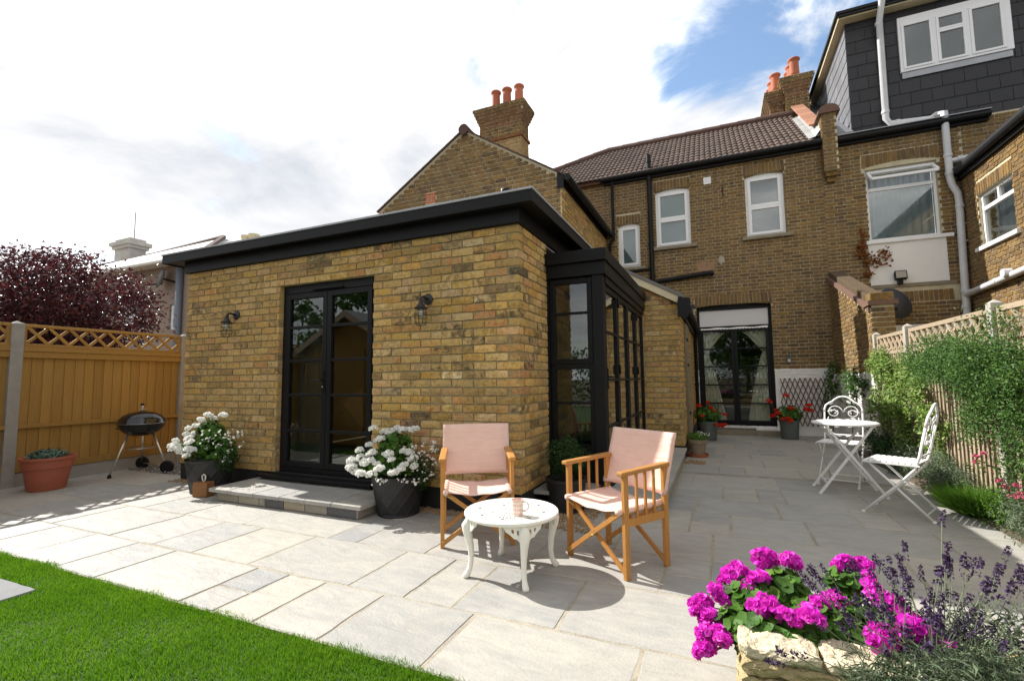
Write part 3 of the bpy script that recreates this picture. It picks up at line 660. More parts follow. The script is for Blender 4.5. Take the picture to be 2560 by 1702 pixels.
# ------------------------------------------------------------------ the old house behind: rear wall, gabled wing, lean-to
house = thing('terraced_house', 'two storey old brown stock brick terraced house behind the extension', 'building', (0, 7.65, 0))
YD = 7.65; EV = 6.03
def arch_head(u0, u1, z, rise, y0, y1, drop=.0):
    n = 8; return [(u0, z-drop)]+[(u1, z-drop)]+[(u1-(u1-u0)*i/n, z+rise*(1-(1-2*i/n)**2)) for i in range(n+1)]
DD = (1.17, 2.66, .10, 2.70); W1 = (-.535, -.02, 3.80, 4.83); W2 = (.36, 1.125, 4.20, 5.53); W3 = (2.28, 3.03, 4.20, 5.55)
RISE = .055
def hole(w, rise=RISE, sol=.215): return (w[0], w[1], w[2], w[3]+rise+.0)
def solhole(w, rise=RISE, sol=.215): return (w[0]-.03, w[1]+.03, w[3]+.0, w[3]+rise+sol)
ops = [DD, W1, W2, W3]
mb = MB(); wall_body(mb, '-y', YD, YD+.3, -3.6, 3.74, -.2, EV, [hole(w) for w in ops])
hw = mb.build('wall', M_mortar2, house)
for xa_, xb_ in ((1.09, DD[0]-.006), (DD[1]+.006, 3.735)): q = MB(); q.box(xa_, xb_, YD-.0075, YD, -.1, 1.285); q.build('painted_base', M_wpaint, hw)
def dmat(u, z): return M_wpaint if z < 1.285 and u > 1.1 else M_old
HB = Bricks()
HB.wall('-y', YD, -1.6, 3.74, -.11, EV, M_old, 'flemish', holes=[h for w in ops for h in (hole(w), solhole(w))], matf=dmat)
for w in ops: HB.soldiers('-y', YD, w[0]-.03, w[1]+.03, w[3], M_old, RISE)
# gabled wing
YE, XE, XW, ZA, ZE = 4.0, -.83, -4.68, 5.93, 4.70; XM = (XE+XW)/2
mb = MB(); mb.prism([(XW, 2.3), (XE, 2.3), (XE, ZE), (XM, ZA), (XW, ZE)], 'xz', YE, YE+.25); mb.box(XE-.25, XE, YE+.25, YD, .2, ZE); mb.box(XW, XW+.25, YE+.25, YD, .2, ZE)
gw = mb.build('gable_wall', M_mortar2, house)
def gclip(z):
    t = max(0, (z-ZE)/(ZA-ZE)); return XW+(XM-XW)*t+.02, XE-(XE-XM)*t-.02
GB = Bricks(); GB.wall('-y', YE, XW, XE, 2.72, ZA-.03, M_old, 'flemish', ch=.08, clip=gclip, holes=[(-3.66, -3.42, 4.66, 4.87)])
GB.wall('+x', XE, YE, YD, 2.5, ZE, M_stock, 'flemish', ch=.08)
ab = MB(); frame_rect(ab, '-y', -3.655, -3.425, 4.665, 4.865, .02, YE-.012, YE+.03)
for i in range(1, 6): ab.box(-3.635+.0326*i, -3.627+.0326*i, YE-.008, YE+.02, 4.685, 4.845)
for i in range(1, 5): ab.box(-3.635, -3.445, YE-.006, YE+.018, 4.681+.033*i, 4.689+.033*i)
ab.build('air_brick', mk('terracotta_vent', (.46,.11,.045), .8, .15, 20, .2, 80), gw)
# verge: cement, clay verge tiles
M_tile = mk('clay_roof_tile', (.135,.068,.045), .85, .35, 6, .5, 60, objvar=.3, dirt=.35)
M_vt = mk('verge_tile', (.095,.052,.04), .85, .3, 8, .5, 60, objvar=.25)
for sgn, xe in ((1, XE), (-1, XW)):
    mb = MB(); ln = math.hypot(xe-XM, ZA-ZE); a = Vector((XM, YE-.04, ZA+.0)); b = Vector((xe+sgn*.12, YE-.04, ZE-.08))
    mb.bar(a, b, .05, .07, (0, -1, 0)) if False else mb.prism([(a.x, a.z+.0), (b.x, b.z+.0), (b.x, b.z+.045), (a.x, a.z+.05)], 'xz', YE-.025, YE+.02)
    mb.build('verge_cement', M_mortar2, house)
    n = 11
    for i in range(n):
        t0, t1 = i/n, (i+1.12)/n; p0 = a.lerp(b, t0); p1 = a.lerp(b, min(1.02, t1))
        q = MB(); q.prism([(p1.x, p1.z+.045), (p0.x, p0.z+.052), (p0.x, p0.z+.068), (p1.x, p1.z+.073)], 'xz', YE-.075, YE+.3); q.build('verge_tile', M_vt, house)
    mb = MB(); a2 = Vector((XM, 0, ZA+.06)); b2 = Vector((xe+sgn*.13, 0, ZE-.02))
    mb.add([(a2.x, YE+.05, a2.z), (b2.x, YE+.05, b2.z), (b2.x, YD+.3, b2.z), (a2.x, YD+.3, a2.z), (a2.x, YE+.05, a2.z-.06), (b2.x, YE+.05, b2.z-.06), (b2.x, YD+.3, b2.z-.06), (a2.x, YD+.3, a2.z-.06)],
           [(0,1,2,3),(7,6,5,4),(0,4,5,1),(1,5,6,2),(2,6,7,3),(3,7,4,0)])
    mb.build('wing_roof', M_tile, house)
rt = MB(); y = YE-.08
while y < YD+.3:
    rt.path([(XM, y, ZA+.05), (XM, y+.33, ZA+.05)], [.105, .098], 12); y += .33
rt.build('ridge_tiles', M_vt, house)
gt = MB(); gt.path([(XE+.14, YE-.1, ZE-.06), (XE+.14, YD-.05, ZE-.06)], .062, 10); gt.box(XE, XE+.03, YE-.03, YD-.02, ZE-.16, ZE-.02); gt.box(XE-.06, XE+.06, YE-.05, YE-.03, ZE-.22, ZE+.06)
gt.build('wing_gutter', M_blackpl, house, sharp=50)
ep = MB(); ep.box(XE, XE+.006, 4.83, 5.1, 4.2, 4.4); ep.build('repair_patch', M_rcream, gw)
# chimney of the wing
def chimney(parent, x0, x1, y0, y1, zb, z1, cap_steps, pots, pr, ph, lower=None, bmat=M_old):
    m_ = MB(); m_.box(x0, x1, y0, y1, zb, z1); st_ = m_.build('chimney_stack', M_mortar2, parent)
    bb = Bricks(); ch = .08
    def mf(u, z): return M_red if z > z1-.22 else (M_rcream if lower and z < lower else bmat)
    bb.wall('-y', y0, x0, x1, zb, z1, bmat, 'flemish', ch=ch, matf=mf); bb.wall('+x', x1, y0, y1, zb, z1, bmat, 'flemish', ch=ch, matf=mf); bb.wall('-x', x0, y0, y1, zb, z1, bmat, 'flemish', ch=ch, matf=mf)
    z = z1-.05
    for i in range(cap_steps):
        o_ = .026*(i+1); m_ = MB(); m_.box(x0-o_, x1+o_, y0-o_, y1+o_, z, z+.068); m_.build('corbel_course', M_mortar2, st_)
        mm = M_red if i < cap_steps-2 else M_old
        bb.wall('-y', y0-o_, x0-o_, x1+o_, z, z+.072, mm, 'stretcher' if i % 2 else 'flemish', ch=.072, phase=.06*i); bb.wall('+x', x1+o_, y0-o_, y1+o_, z, z+.072, mm, 'stretcher', ch=.072, phase=.05*i); bb.wall('-x', x0-o_, y0-o_, y1+o_, z, z+.072, mm, 'stretcher', ch=.072); z += .074
    m_ = MB(); o_ = .026*cap_steps-.03
    m_.add([(x0-o_, y0-o_, z), (x1+o_, y0-o_, z), (x1+o_, y1+o_, z), (x0-o_, y1+o_, z), (x0+.08, y0+.08, z+.12), (x1-.08, y0+.08, z+.12), (x1-.08, y1-.08, z+.12), (x0+.08, y1-.08, z+.12)],
           [(0,1,5,4),(1,2,6,5),(2,3,7,6),(3,0,4,7),(4,5,6,7)])
    m_.build('flaunching', M_stone, st_)
    for (px, py) in pots:
        m_ = MB(); m_.lathe((px, py, z+.05), [(pr*.9, 0), (pr*.92, ph*.3), (pr*.86, ph*.82), (pr*.88, ph*.86), (pr*1.12, ph*.92), (pr*1.15, ph*.97), (pr*1.05, ph), (pr*.8, ph), (pr*.75, ph*.7)], 18); m_.build('chimney_pot', M_pot, st_, smooth=True)
    return st_, bb
M_pot = mk('terracotta_pot_clay', (.44,.13,.06), .75, .22, 12, .3, 70, dirt=.18, objvar=.12)
c1, CB = chimney(house, -3.56, -2.47, 6.2, 6.66, 5.3, 7.42, 5, [(-3.22, 6.42), (-2.92, 6.42), (-2.60, 6.42)], .112, .50, lower=6.88)
m_ = MB(); m_.box(-3.60, -2.43, 6.16, 6.70, 6.90, 6.965); m_.build('string_course', M_red, c1)
# main roof: interlocking tiles, each one laid
RY, RZ = 10.0, 7.95; PI_ = math.atan2(RZ-EV-.06, RY-YD+.12)
rs = MB(); ey, ez = YD-.14, EV+.02
hipb = .75
def hipx(y): return -1.19-(RY-y)/hipb          # left hip line on the front slope
rs.add([(hipx(ey), ey, ez), (3.72, ey, ez), (3.72, RY, RZ-.04), (-1.19, RY, RZ-.04), (hipx(ey), ey, ez-.1), (3.72, ey, ez-.1), (3.72, RY+.1, RZ-.3), (-1.19, RY+.1, RZ-.3)],
       [(0,1,2,3),(0,4,5,1),(1,5,6,2),(2,6,7,3),(3,7,4,0)])
roof = rs.build('roof', M_tile, house)
tw, gauge = .235, .26; slope = Vector((0, RY-ey, RZ-.04-ez)).normalized(); nrm = Vector((0, -slope.z, slope.y))
def tilemesh(v):
    g_ = random.Random(v); mb = MB(); nx = 12
    for k, (s, up) in enumerate(((0, .026), (.31, .004))):
        for i in range(nx+1):
            x = tw*i/nx; ph = (i/nx*2) % 1.0; h = .028*math.sin(ph*math.pi)**.8 if ph > 0 else 0
            mb.v.append((x, slope.y*s+nrm.y*(up+h), slope.z*s+nrm.z*(up+h)))
    for i in range(nx): mb.f.append((i, i+1, nx+2+i, nx+1+i))
    b = len(mb.v)
    for i in range(nx+1): x, y, z = mb.v[i]; mb.v.append((x, y-nrm.y*.02, z-nrm.z*.02))
    for i in range(nx): mb.f.append((b+i, b+i+1, i+1, i))
    return mb.mesh('roof_tile', M_rt, smooth=False)
M_rt = mk('concrete_roof_tile', (.082,.052,.038), .85, .3, 7, .5, 70, objvar=.22, dirt=.3)
tms = [tilemesh(i) for i in range(3)]; tiles = []
nrow = int((Vector((0, RY-ey, RZ-.04-ez)).length)/gauge)
for rr in range(nrow+1):
    base = Vector((0, ey-.06, ez-.045))+slope*(rr*gauge); x = 3.62-tw; edge_ = hipx(base.y+.05)
    while x > edge_-.05:
        tiles.append((x, base.y, base.z+rnd.uniform(-.003, .003))); x -= tw
for i, p in enumerate(tiles):
    o = bpy.data.objects.new('roof_tile', tms[i % 3]); COL.objects.link(o); o.parent = roof; o.location = p
rg = MB(); x = -1.19
while x < 3.3: rg.path([(x, RY, RZ), (x+.44, RY, RZ)], [.11, .10], 10); x += .44
hp0 = Vector((-1.19, RY, RZ)); hp1 = Vector((hipx(ey), ey, ez)); n = 9
for i in range(n): rg.path([hp0.lerp(hp1, i/n), hp0.lerp(hp1, (i+1)/n)], [.10, .11], 10)
rg.build('ridge_tiles', M_vt, roof)
fl_ = MB(); fl_.add([(3.52, ey+.02, ez+.075), (3.74, ey+.02, ez+.12), (3.74, 9.4, ez+.12+(9.4-ey)*slope.z/slope.y), (3.52, 9.4, ez+.075+(9.4-ey)*slope.z/slope.y)], [(0,1,2,3)])
fl_.add([(3.62, ey+.02, ez+.07), (3.76, ey+.02, ez+.26), (3.76, 9.4, ez+.26+(9.4-ey)*slope.z/slope.y), (3.62, 9.4, ez+.07+(9.4-ey)*slope.z/slope.y)], [(0,1,2,3)])
fl_.build('cement_fillet', mk('grey_cement', (.36,.36,.35), .9, .3, 8, .6, 40, dirt=.5), house)
M_pinkt = mk('pink_clay_coping', (.36,.17,.10), .8, .2, 8, .3, 60, objvar=.15)
pa = MB(); pa.prism([(YD, EV-.4), (10.2, EV-.4), (10.2, RZ+.15), (YD+.1, EV+.30)], 'yz', 3.76, 3.98); pw = pa.build('party_parapet', M_mortar2, house)
y0_ = YD+.2
while y0_ < 10:
    za = EV+.36+(y0_-YD)*.745; q = MB(); q.prism([(y0_, za), (y0_+.29, za+.216), (y0_+.29, za+.255), (y0_, za+.04)], 'yz', 3.60, 3.87); q.build('coping_tile', M_pinkt, house); y0_ += .30
gu = MB(); gu.path([(-.9, YD-.16, EV-.02), (3.73, YD-.16, EV-.02)], .065, 10); gu.box(-.83, 3.73, YD-.11, YD-.01, EV-.13, EV+.03); gu.build('gutter', M_blackpl, house, sharp=50)
# corbelled pier on the party line
pr = MB(); pr.box(3.75, 4.0, YD-.22, YD+.2, 5.35, 6.55); pr.build('eaves_pier', M_mortar2, house)
HB.wall('-y', YD-.22, 3.75, 4.0, 5.35, 6.55, M_old, 'flemish'); HB.wall('-x', 3.75, YD-.22, YD, 5.35, 6.55, M_old, 'flemish')
pc = MB(); n = 8; pc.prism([(3.68, 6.55), (4.07, 6.55)]+[(3.875+.19*math.cos(math.pi*i/n), 6.58+.15*math.sin(math.pi*i/n)) for i in range(n+1)], 'xz', YD-.27, YD+.2); pc.build('pier_coping', M_concpaver, house)
cb_ = MB(); cb_.box(3.78, 3.97, YD-.15, YD, 5.25, 5.35); cb_.box(3.81, 3.94, YD-.08, YD, 5.15, 5.25); cb_.build('pier_corbel', M_old, house)
# far chimneys
c2, C2 = chimney(house, 3.50, 4.02, 10.0, 10.9, 6.9, 8.62, 5, [(3.76, 10.2), (3.74, 10.5), (3.74, 10.8)], .13, .56)
c3, C3 = chimney(house, 3.16, 3.47, 10.2, 11.2, 6.9, 8.42, 5, [(3.33, 10.4), (3.31, 10.75), (3.31, 11.1)], .125, .56)
for bb in (C2, C3): CB.l += bb.l
# windows
M_frost = mk('frosted_window_backing', (.22,.28,.30), .5, .12, 2.5, .05, 10)
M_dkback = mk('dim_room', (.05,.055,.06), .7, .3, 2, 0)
def upvc(parent, w, yf, panes, back, fr=.055, rise=RISE, face='-y'):
    u0, u1, z0, z1 = w; mb = MB(); frame_rect(mb, '-y', u0, u1, z0, z1, fr, yf, yf+.07)
    mb.prism(arch_head(u0, u1, z1, rise, 0, 0), 'xz', yf+.002, yf+.06); o = mb.build('window', M_upvc, parent, bevel=.004)
    for (a, b, c, d) in panes:
        q = MB(); frame_rect(q, '-y', a, b, c, d, .06, yf-.018, yf+.05); s_ = q.build('sash', M_upvc, o, bevel=.005)
        q = MB(); q.box(a+.055, b-.055, yf+.005, yf+.013, c+.055, d-.055); q.build('pane', M_glass2, o)
        q = MB(); q.box(a+.03, b-.03, yf+.055, yf+.06, c+.03, d-.03); q.build('window_backing', back, o)
    return o
def sash2(w, fr=.05): m = (w[2]+w[3])/2; return [(w[0]+fr, w[1]-fr, m, w[3]-.03), (w[0]+fr, w[1]-fr, w[2]+fr, m)]
upvc(house, W1, YD+.06, [(W1[0]+.05, W1[1]-.05, W1[2]+.06, W1[3]-.03)], M_frost)
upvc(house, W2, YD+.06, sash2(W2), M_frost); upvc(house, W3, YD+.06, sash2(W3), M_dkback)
for w in (W1, W2, W3):
    q = MB(); q.box(w[0]-.1, w[1]+.12, YD-.09, YD+.08, w[2]-.075, w[2]-.004); q.build('window_sill', M_stone, house, bevel=.008)
M_glassd = glassmat('rear_door_glass', (.88,.91,.88), boost=1.2)
# rear door with curtains
yf = YD+.10; u0, u1, z0, z1 = DD
mb = MB(); frame_rect(mb, '-y', u0, u1, z0, z1, .055, yf, yf+.08); mb.box(u0+.055, u1-.055, yf, yf+.08, 2.225, 2.285); mb.prism(arch_head(u0, u1, z1, RISE, 0, 0), 'xz', yf+.003, yf+.07); mb.box(u0, u1, yf+.03, yf+.078, z1+.001, z1+RISE)
rd = mb.build('rear_door_frame', M_black, house, bevel=.004)
q = MB(); q.box(u0+.05, u1-.05, yf+.03, yf+.036, 2.28, z1-.05); q.build('transom_panel', mk('white_blind', (.62,.60,.60), .25, .06, 3, 0), rd)
mid = (u0+u1)/2
for a, b in ((u0+.058, mid-.002), (mid+.002, u1-.058)):
    glazed(house, 'rear_door', '-y', a, b, .15, 2.222, [.577, .981, 1.386, 1.775], .06, .03, yf-.006, yf+.06, M_black, M_glassd)
q = MB(); q.box(u0-.02, u1+.02, yf-.09, yf+.02, .08, .108); q.build('rear_sill', M_black, house)
rm = MB(); rm.box(.6, 3.2, 10.2, 10.25, 0, 2.7); rm.box(.55, .6, YD+.3, 10.2, 0, 2.7); rm.box(3.2, 3.25, YD+.3, 10.2, 0, 2.7); rm.box(.6, 3.2, YD+.3, 10.2, .02, .06); rm.box(.6, 3.2, YD+.3, 10.2, 2.7, 2.75)
rm.build('rear_room', M_int, house)
def clothmat(name, col, tr=.3, creased=False):
    m, t, out = newmat(name); c = mixc(t, noise(t, pos(t), 12, 4), tuple(x*.9 for x in col), tuple(min(1, x*1.06) for x in col))
    h = mth(t, 'MULTIPLY', noise(t, pos(t), 420, 2), .12)
    if creased: h = mth(t, 'ADD', h, mth(t, 'MULTIPLY', noise(t, scalevec(t, pos(t), (2.2, 2.2, 13)), 2.4, 4, .55, .6), 1.6))
    nm = bumpn(t, h, .40 if creased else .15, .016 if creased else .002)
    p = princ(t, None, c, .85, nm, 0, .15); tn = t.nodes.new('ShaderNodeBsdfTranslucent'); t.links.new(c, tn.inputs[0]); t.links.new(nm, tn.inputs['Normal']); mx = t.nodes.new('ShaderNodeMixShader'); mx.inputs[0].default_value = tr
    t.links.new(p.outputs[0], mx.inputs[1]); t.links.new(tn.outputs[0], mx.inputs[2]); t.links.new(mx.outputs[0], out.inputs[0]); return m
M_curt = clothmat('cream_curtain', (.74,.70,.56))
def curtain(name, left):
    mb = MB(); nz, nx = 26, 40; xa = u0+.08 if left else u1-.08; sg = 1 if left else -1; zt, zb = 2.20, .16
    for j in range(nz+1):
        t = j/nz; z = zt+(zb-zt)*t
        wd = .50+(.10-.50)*min(1, (t/.24))**.8 if t < .24 else .10+(.36)*((t-.24)/.76)**.75
        for i in range(nx+1):
            s = i/nx; x = xa+sg*wd*s; yy = yf+.10+.018*math.sin(s*nx*.95+t*2)*(.4+wd); mb.v.append((x, yy, z-(.05*s if t < .24 else 0)))
    for j in range(nz):
        for i in range(nx): k = j*(nx+1)+i; mb.f.append((k, k+1, k+nx+2, k+nx+1))
    return mb.build(name, M_curt, house, smooth=True)
curtain('curtain', True); curtain('curtain', False)
fr_ = MB(); n = 60
for i in range(n+1):
    x = u0+.07+(u1-u0-.14)*i/n; sc = .022*abs(math.sin(i*1.1)); fr_.v += [(x, yf-.014, 2.245-.008*math.sin(i*.3)), (x, yf-.02, 2.225-sc)]
for i in range(n): fr_.f.append((2*i, 2*i+1, 2*i+3, 2*i+2))
fr_.build('awning_fringe', M_render, rd)
# step at the rear door
q = MB(); q.box(1.36, 2.72, 7.22, YD+.05, -.12, .055); rs_ = q.build('rear_step', M_stone, house, bevel=.006)
q = MB(); q.box(1.5, 2.22, 7.24, 7.5, .056, .07); q.build('door_mat', mk('patterned_mat', (.16,.13,.10), .95, .6, 26, .3, 90), house)
q = MB(); q.box(2.24, 2.72, 7.23, YD+.02, .056, .075); q.build('white_tile', M_wpaint, rs_)
# pipes on the rear wall
def pipe(parent, name, pts, r, mat, rings=(), n=12):
    mb = MB(); mb.path(pts, r, n)
    for p_, d_ in rings:
        p_ = Vector(p_); d_ = Vector(d_); mb.path([p_-d_*.03, p_+d_*.03], r*1.18, n)
    return mb.build(name, mat, parent, sharp=45)
yp = YD-.09
pipe(house, 'soil_pipe', [(.25, yp, 6.46), (.25, yp, 3.30)], .055, M_blackpl, [((.25, yp, z), (0,0,1)) for z in (6.30, 5.85, 4.3, 3.5)])
pipe(house, 'soil_branch', [(.25, yp, 3.36), (.42, yp, 3.39), (1.42, yp, 3.47), (1.52, yp-.0, 3.475), (1.53, YD+.05, 3.475)], .055, M_blackpl, [((1.36, yp, 3.463), (1,0,.07))])
pipe(house, 'rain_pipe', [(-.63, YD-.13, 6.0), (-.63, yp, 5.9), (-.63, yp, 4.5), (-.72, yp, 4.42), (-.74, yp, 3.0)], .035, M_blackpl, [((-.63, yp, z), (0,0,1)) for z in (5.6, 4.65)])
pipe(house, 'waste_pipe', [(-.5, yp+.03, 3.66), (.2, yp+.03, 3.70)], .022, M_blackpl)
q = MB(); q.box(1.44, 1.60, YD-.03, YD, 5.54, 5.70); q.box(1.445, 1.595, YD-.036, YD-.03, 5.60, 5.612); q.box(1.445, 1.595, YD-.036, YD-.03, 5.65, 5.662); q.build('extractor_vent', M_upvc, house, bevel=.004)
q = MB(); q.box(2.895, 2.972, YD-.05, YD-.008, 1.43, 1.56); q.path([(2.91, YD-.03, 1.56), (2.915, YD-.03, 1.60), (2.952, YD-.03, 1.60), (2.957, YD-.03, 1.56)], .007, 6); ks = q.build('key_safe', mk('grey_key_safe', (.10,.11,.12), .5, .2, 30, .1, 90), house, bevel=.005)
q = MB(); q.box(2.91, 2.957, YD-.056, YD-.05, 1.45, 1.51); q.build('key_pad', M_pipe, ks)
q = MB(); n = 14
for k, (cx_, cz_, rx_, rz_) in enumerate(((1.40, 3.63, .20, .13), (1.74, 3.75, .07, .10))):
    q = MB(); pts = [(cx_+rx_*math.cos(2*math.pi*i/n)*rnd.uniform(.75, 1.2), cz_+rz_*math.sin(2*math.pi*i/n)*rnd.uniform(.75, 1.2)) for i in range(n)]
    q.prism(pts, 'xz', YD-.0125, YD); q.build('mortar_patch', mk('patch_mortar_%d' % k, ((.33,.20,.12), (.40,.36,.28))[k], .95, .35, 14, .7, 50, dirt=.3), hw)
q = MB(); q.path([(1.83, YD-.02, 5.42), (1.82, YD-.05, 5.3), (1.84, YD-.02, 5.2)], .012, 6); q.build('wall_hook', M_blackpl, house)
# lean-to with mono-pitch roof
YC, XC0, XC1 = 3.42, .50, 1.075; RC = lambda x: 2.72-(x-.37)*.56
lean = MB(); lean.prism([(-.83, .19), (XC1, .19), (XC1, RC(XC1)-.03), (-.83, RC(-.83)-.03)], 'xz', YC, YD); lw_ = lean.build('lean_to_wall', M_mortar, house)
LB = Bricks(); LB.wall('-y', YC, .3, XC1, DPC, 2.7, M_stock, 'stretcher', clip=lambda z: (.3, XC1 if z < RC(XC1)-.06 else min(XC1, .37+(2.72-.06-z)/.56)), corner=None, phase=.05)
LB.wall('+x', XC1, YC, YD, DPC, 2.2, M_stock, 'flemish')
q = MB(); q.box(.3, XC1+.004, YC-.006, YC+.2, -.05, DPC); q.box(XC1-.2, XC1+.006, YC, YD, -.1, DPC); q.build('lean_to_plinth', M_plinth, house)
q = MB(); q.prism([(-.83, RC(-.83)), (1.16, RC(1.16)), (1.16, RC(1.16)+.05), (-.83, RC(-.83)+.05)], 'xz', YC-.1, YD); q.build('lean_to_roof', mk('grey_roof_sheet', (.16,.15,.14), .8, .25, 6, .3, 40), house)
q = MB(); q.prism([(.25, RC(.25)-.11), (1.10, RC(1.10)-.11), (1.10, RC(1.10)), (.25, RC(.25))], 'xz', YC-.085, YC-.06); q.build('barge_board', M_cream, house)
q = MB(); q.path([(1.17, YC-.11, 2.19), (1.17, YD-.08, 2.19)], .065, 10); q.box(1.07, 1.13, YC-.12, YD-.05, 2.05, 2.25); q.prism([(1.08, 2.30), (1.24, 2.27), (1.25, 2.10), (1.18, 1.98), (1.07, 2.02)], 'xz', YC-.13, YC-.10); q.build('lean_to_gutter', M_blackpl, house, sharp=50)
pipe(house, 'lean_to_downpipe', [(1.17, 7.3, 2.15), (1.13, 7.36, 1.95), (1.13, 7.36, 0)], .036, M_blackpl, [((1.13, 7.36, 1.0), (0,0,1))])
q = MB(); q.box(XC1+.012, XC1+.05, 4.15, 4.95, .05, 2.0); q.build('side_door', mk('weathered_door', (.20,.16,.10), .8, .3, 9, .3, 50, stretch=(1,1,.15)), house)
for z in (1.75, 1.35, .6):
    q = MB(); q.bar((XC1+.06, 4.15, z), (XC1+.06, 4.35, z), .012, .035); q.build('strap_hinge', M_blackpl, house)
cl_ = thing('coach_lantern', 'small black coach lantern on the lean-to corner beside the rear door', 'wall lamp', (1.21, 5.0, 2.35))
q = MB(); q.bar((1.10, 5.0, 2.33), (1.20, 5.0, 2.36), .012, .012); q.path([(1.2, 5.0, 2.22), (1.2, 5.0, 2.34)], [.03, .05], 6); q.build('lantern_body', M_glass2, cl_)
q = MB(); q.lathe((1.2, 5.0, 2.34), [(.066, 0), (.05, .03), (.02, .05), (.008, .09), (0, .09)], 6); q.lathe((1.2, 5.0, 2.20), [(.0, 0), (.03, .0), (.033, .02)], 6); q.build('lantern_cap', M_blackpl, cl_)
HB.emit(hw, 200); GB.emit(gw, 100); CB.emit(c1, 0); LB.emit(lw_, 0)
# ------------------------------------------------------------------ next house on the right: dormer, render panel, side wing
nb = thing('neighbouring_house', 'adjoining brick house with slate hung dormer and white soil pipes', 'building', (5, 7.65, 0))
W4 = (4.47, 5.61, 3.83, 5.30)
W5 = (4.42, 6.0, 1.2, 1.98)
mb = MB(); wall_body(mb, '-y', YD, YD+.3, 3.742, 9.2, -.2, EV, [(W4[0], W4[1], W4[2], W4[3]), W5]); nw = mb.build('wall', M_mortar2, nb)
NB = Bricks(); NB.wall('-y', YD, 3.742, 6.0, 1.2, EV, M_old, 'flemish', holes=[W4, (4.40, 5.66, 5.30, 5.60), W5, (4.43, 5.66, 2.93, 3.83), (4.4, 6, 2.55, 2.80)])
NB.wall('-y', YD, 6.01, 7.5, 1.2+48*.075, EV, M_old, 'flemish')
NB.soldiers('-y', YD, W4[0]-.05, W4[1]+.05, W4[3]+.03, M_old, .07); NB.soldiers('-y', YD, 4.42, 5.7, 2.56, M_old, .0)
q = MB(); q.box(4.43, 5.65, YD-.02, YD+.05, 2.93, 3.76); q.build('render_panel', M_render, nb)
q = MB(); q.box(4.40, 5.76, YD-.06, YD+.05, 3.76, 3.83); q.build('panel_sill', M_upvc, nb, bevel=.005)
q = MB(); q.box(4.40, 5.75, YD-.022, YD+.05, 2.86, 2.925); q.build('panel_base', M_stone, nb)
# big window with lifted top light
yw = YD+.07; mb = MB(); frame_rect(mb, '-y', W4[0], W4[1], W4[2], 5.24, .05, yw, yw+.07); mb.box(W4[0]+.05, W4[1]-.05, yw, yw+.07, 4.86, 4.93)
mb.box(W4[0], W4[1], yw, yw+.06, 5.24, 5.31); wn_ = mb.build('window', M_upvc, nb, bevel=.004)
q = MB(); q.box(W4[0]+.04, W4[1]-.04, yw+.02, yw+.028, W4[2]+.04, 4.87); q.build('pane', M_glass2, wn_)
q = MB(); P0 = [(W4[0]+.05, yw, 5.25), (W4[1]-.05, yw, 5.25), (W4[1]-.05, yw-.26, 5.04), (W4[0]+.05, yw-.26, 5.04)]
for a, b in zip(P0, P0[1:]+P0[:1]): q.bar(a, b, .045, .05)
q.build('top_light', M_upvc, wn_)
q = MB(); q.add(P0, [(0,1,2,3)]); q.build('pane', M_glass2, wn_)
q = MB(); nx = 60
for i in range(nx+1):
    x = W4[0]+.04+(W4[1]-W4[0]-.08)*i/nx; yy = yw+.14+.025*math.sin(i*.9)+.01*math.sin(i*2.3); q.v += [(x, yy, W4[2]+.05), (x, yy, 5.24)]
for i in range(nx): q.f.append((2*i, 2*i+2, 2*i+3, 2*i+1))
q.build('curtain', clothmat('pale_blue_curtain', (.55,.60,.66), .2), nb, smooth=True)
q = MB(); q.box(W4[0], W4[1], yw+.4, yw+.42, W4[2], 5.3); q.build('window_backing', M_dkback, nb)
mb = MB(); frame_rect(mb, '-y', *W5[:2], W5[2], W5[3], .07, YD+.03, YD+.1); mb.box(4.42, 6.0, YD-.02, YD+.03, 1.98, 2.12); w5 = mb.build('kitchen_window', M_upvc, nb)
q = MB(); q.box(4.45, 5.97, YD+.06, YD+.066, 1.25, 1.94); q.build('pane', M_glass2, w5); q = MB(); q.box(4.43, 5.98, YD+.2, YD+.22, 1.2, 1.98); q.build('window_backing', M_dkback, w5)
gu = MB(); gu.path([(4.02, YD-.14, EV-.05), (6.4, YD-.14, EV-.05)], .06, 10); gu.box(4.0, 6.4, YD-.09, YD-.01, EV-.15, EV); gu.build('gutter', M_blackpl, nb, sharp=50)
q = MB(); q.box(4.02, 6.4, YD-.2, YD+.3, EV+.015, EV+.03); q.build('lead_apron', M_lead, nb)
# dormer
YO, XO, ZO = 7.9, 4.37, 8.66
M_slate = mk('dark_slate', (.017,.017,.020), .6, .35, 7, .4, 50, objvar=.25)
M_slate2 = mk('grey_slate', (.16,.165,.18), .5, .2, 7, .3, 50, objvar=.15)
mb = MB(); mb.box(XO, 9.2, YO, 8.1, EV+.0, ZO); mb.prism([(8.1, EV+.35), (11.3, ZO), (8.1, ZO)], 'yz', XO, XO+.2); mb.build('dormer_wall', M_slate, nb)
dl = nb.children[-1]
D6 = (5.25, 6.98, 7.30, 8.47)
z = EV+.03; k = 0; sg = .27
sl_me = {}
def slate(w_, h_, mat, nm):
    key = (round(w_, 2), round(h_, 2), mat.name)
    if key not in sl_me:
        q = MB(); q.add([(0,-.012,0),(w_,-.012,0),(w_,-.002,h_),(0,-.002,h_),(0,0,0),(w_,0,0),(w_,0,h_),(0,0,h_)], [(0,1,2,3),(0,4,5,1),(1,5,6,2),(2,6,7,3),(3,7,4,0)]); sl_me[key] = q.mesh(nm, mat)
    return sl_me[key]
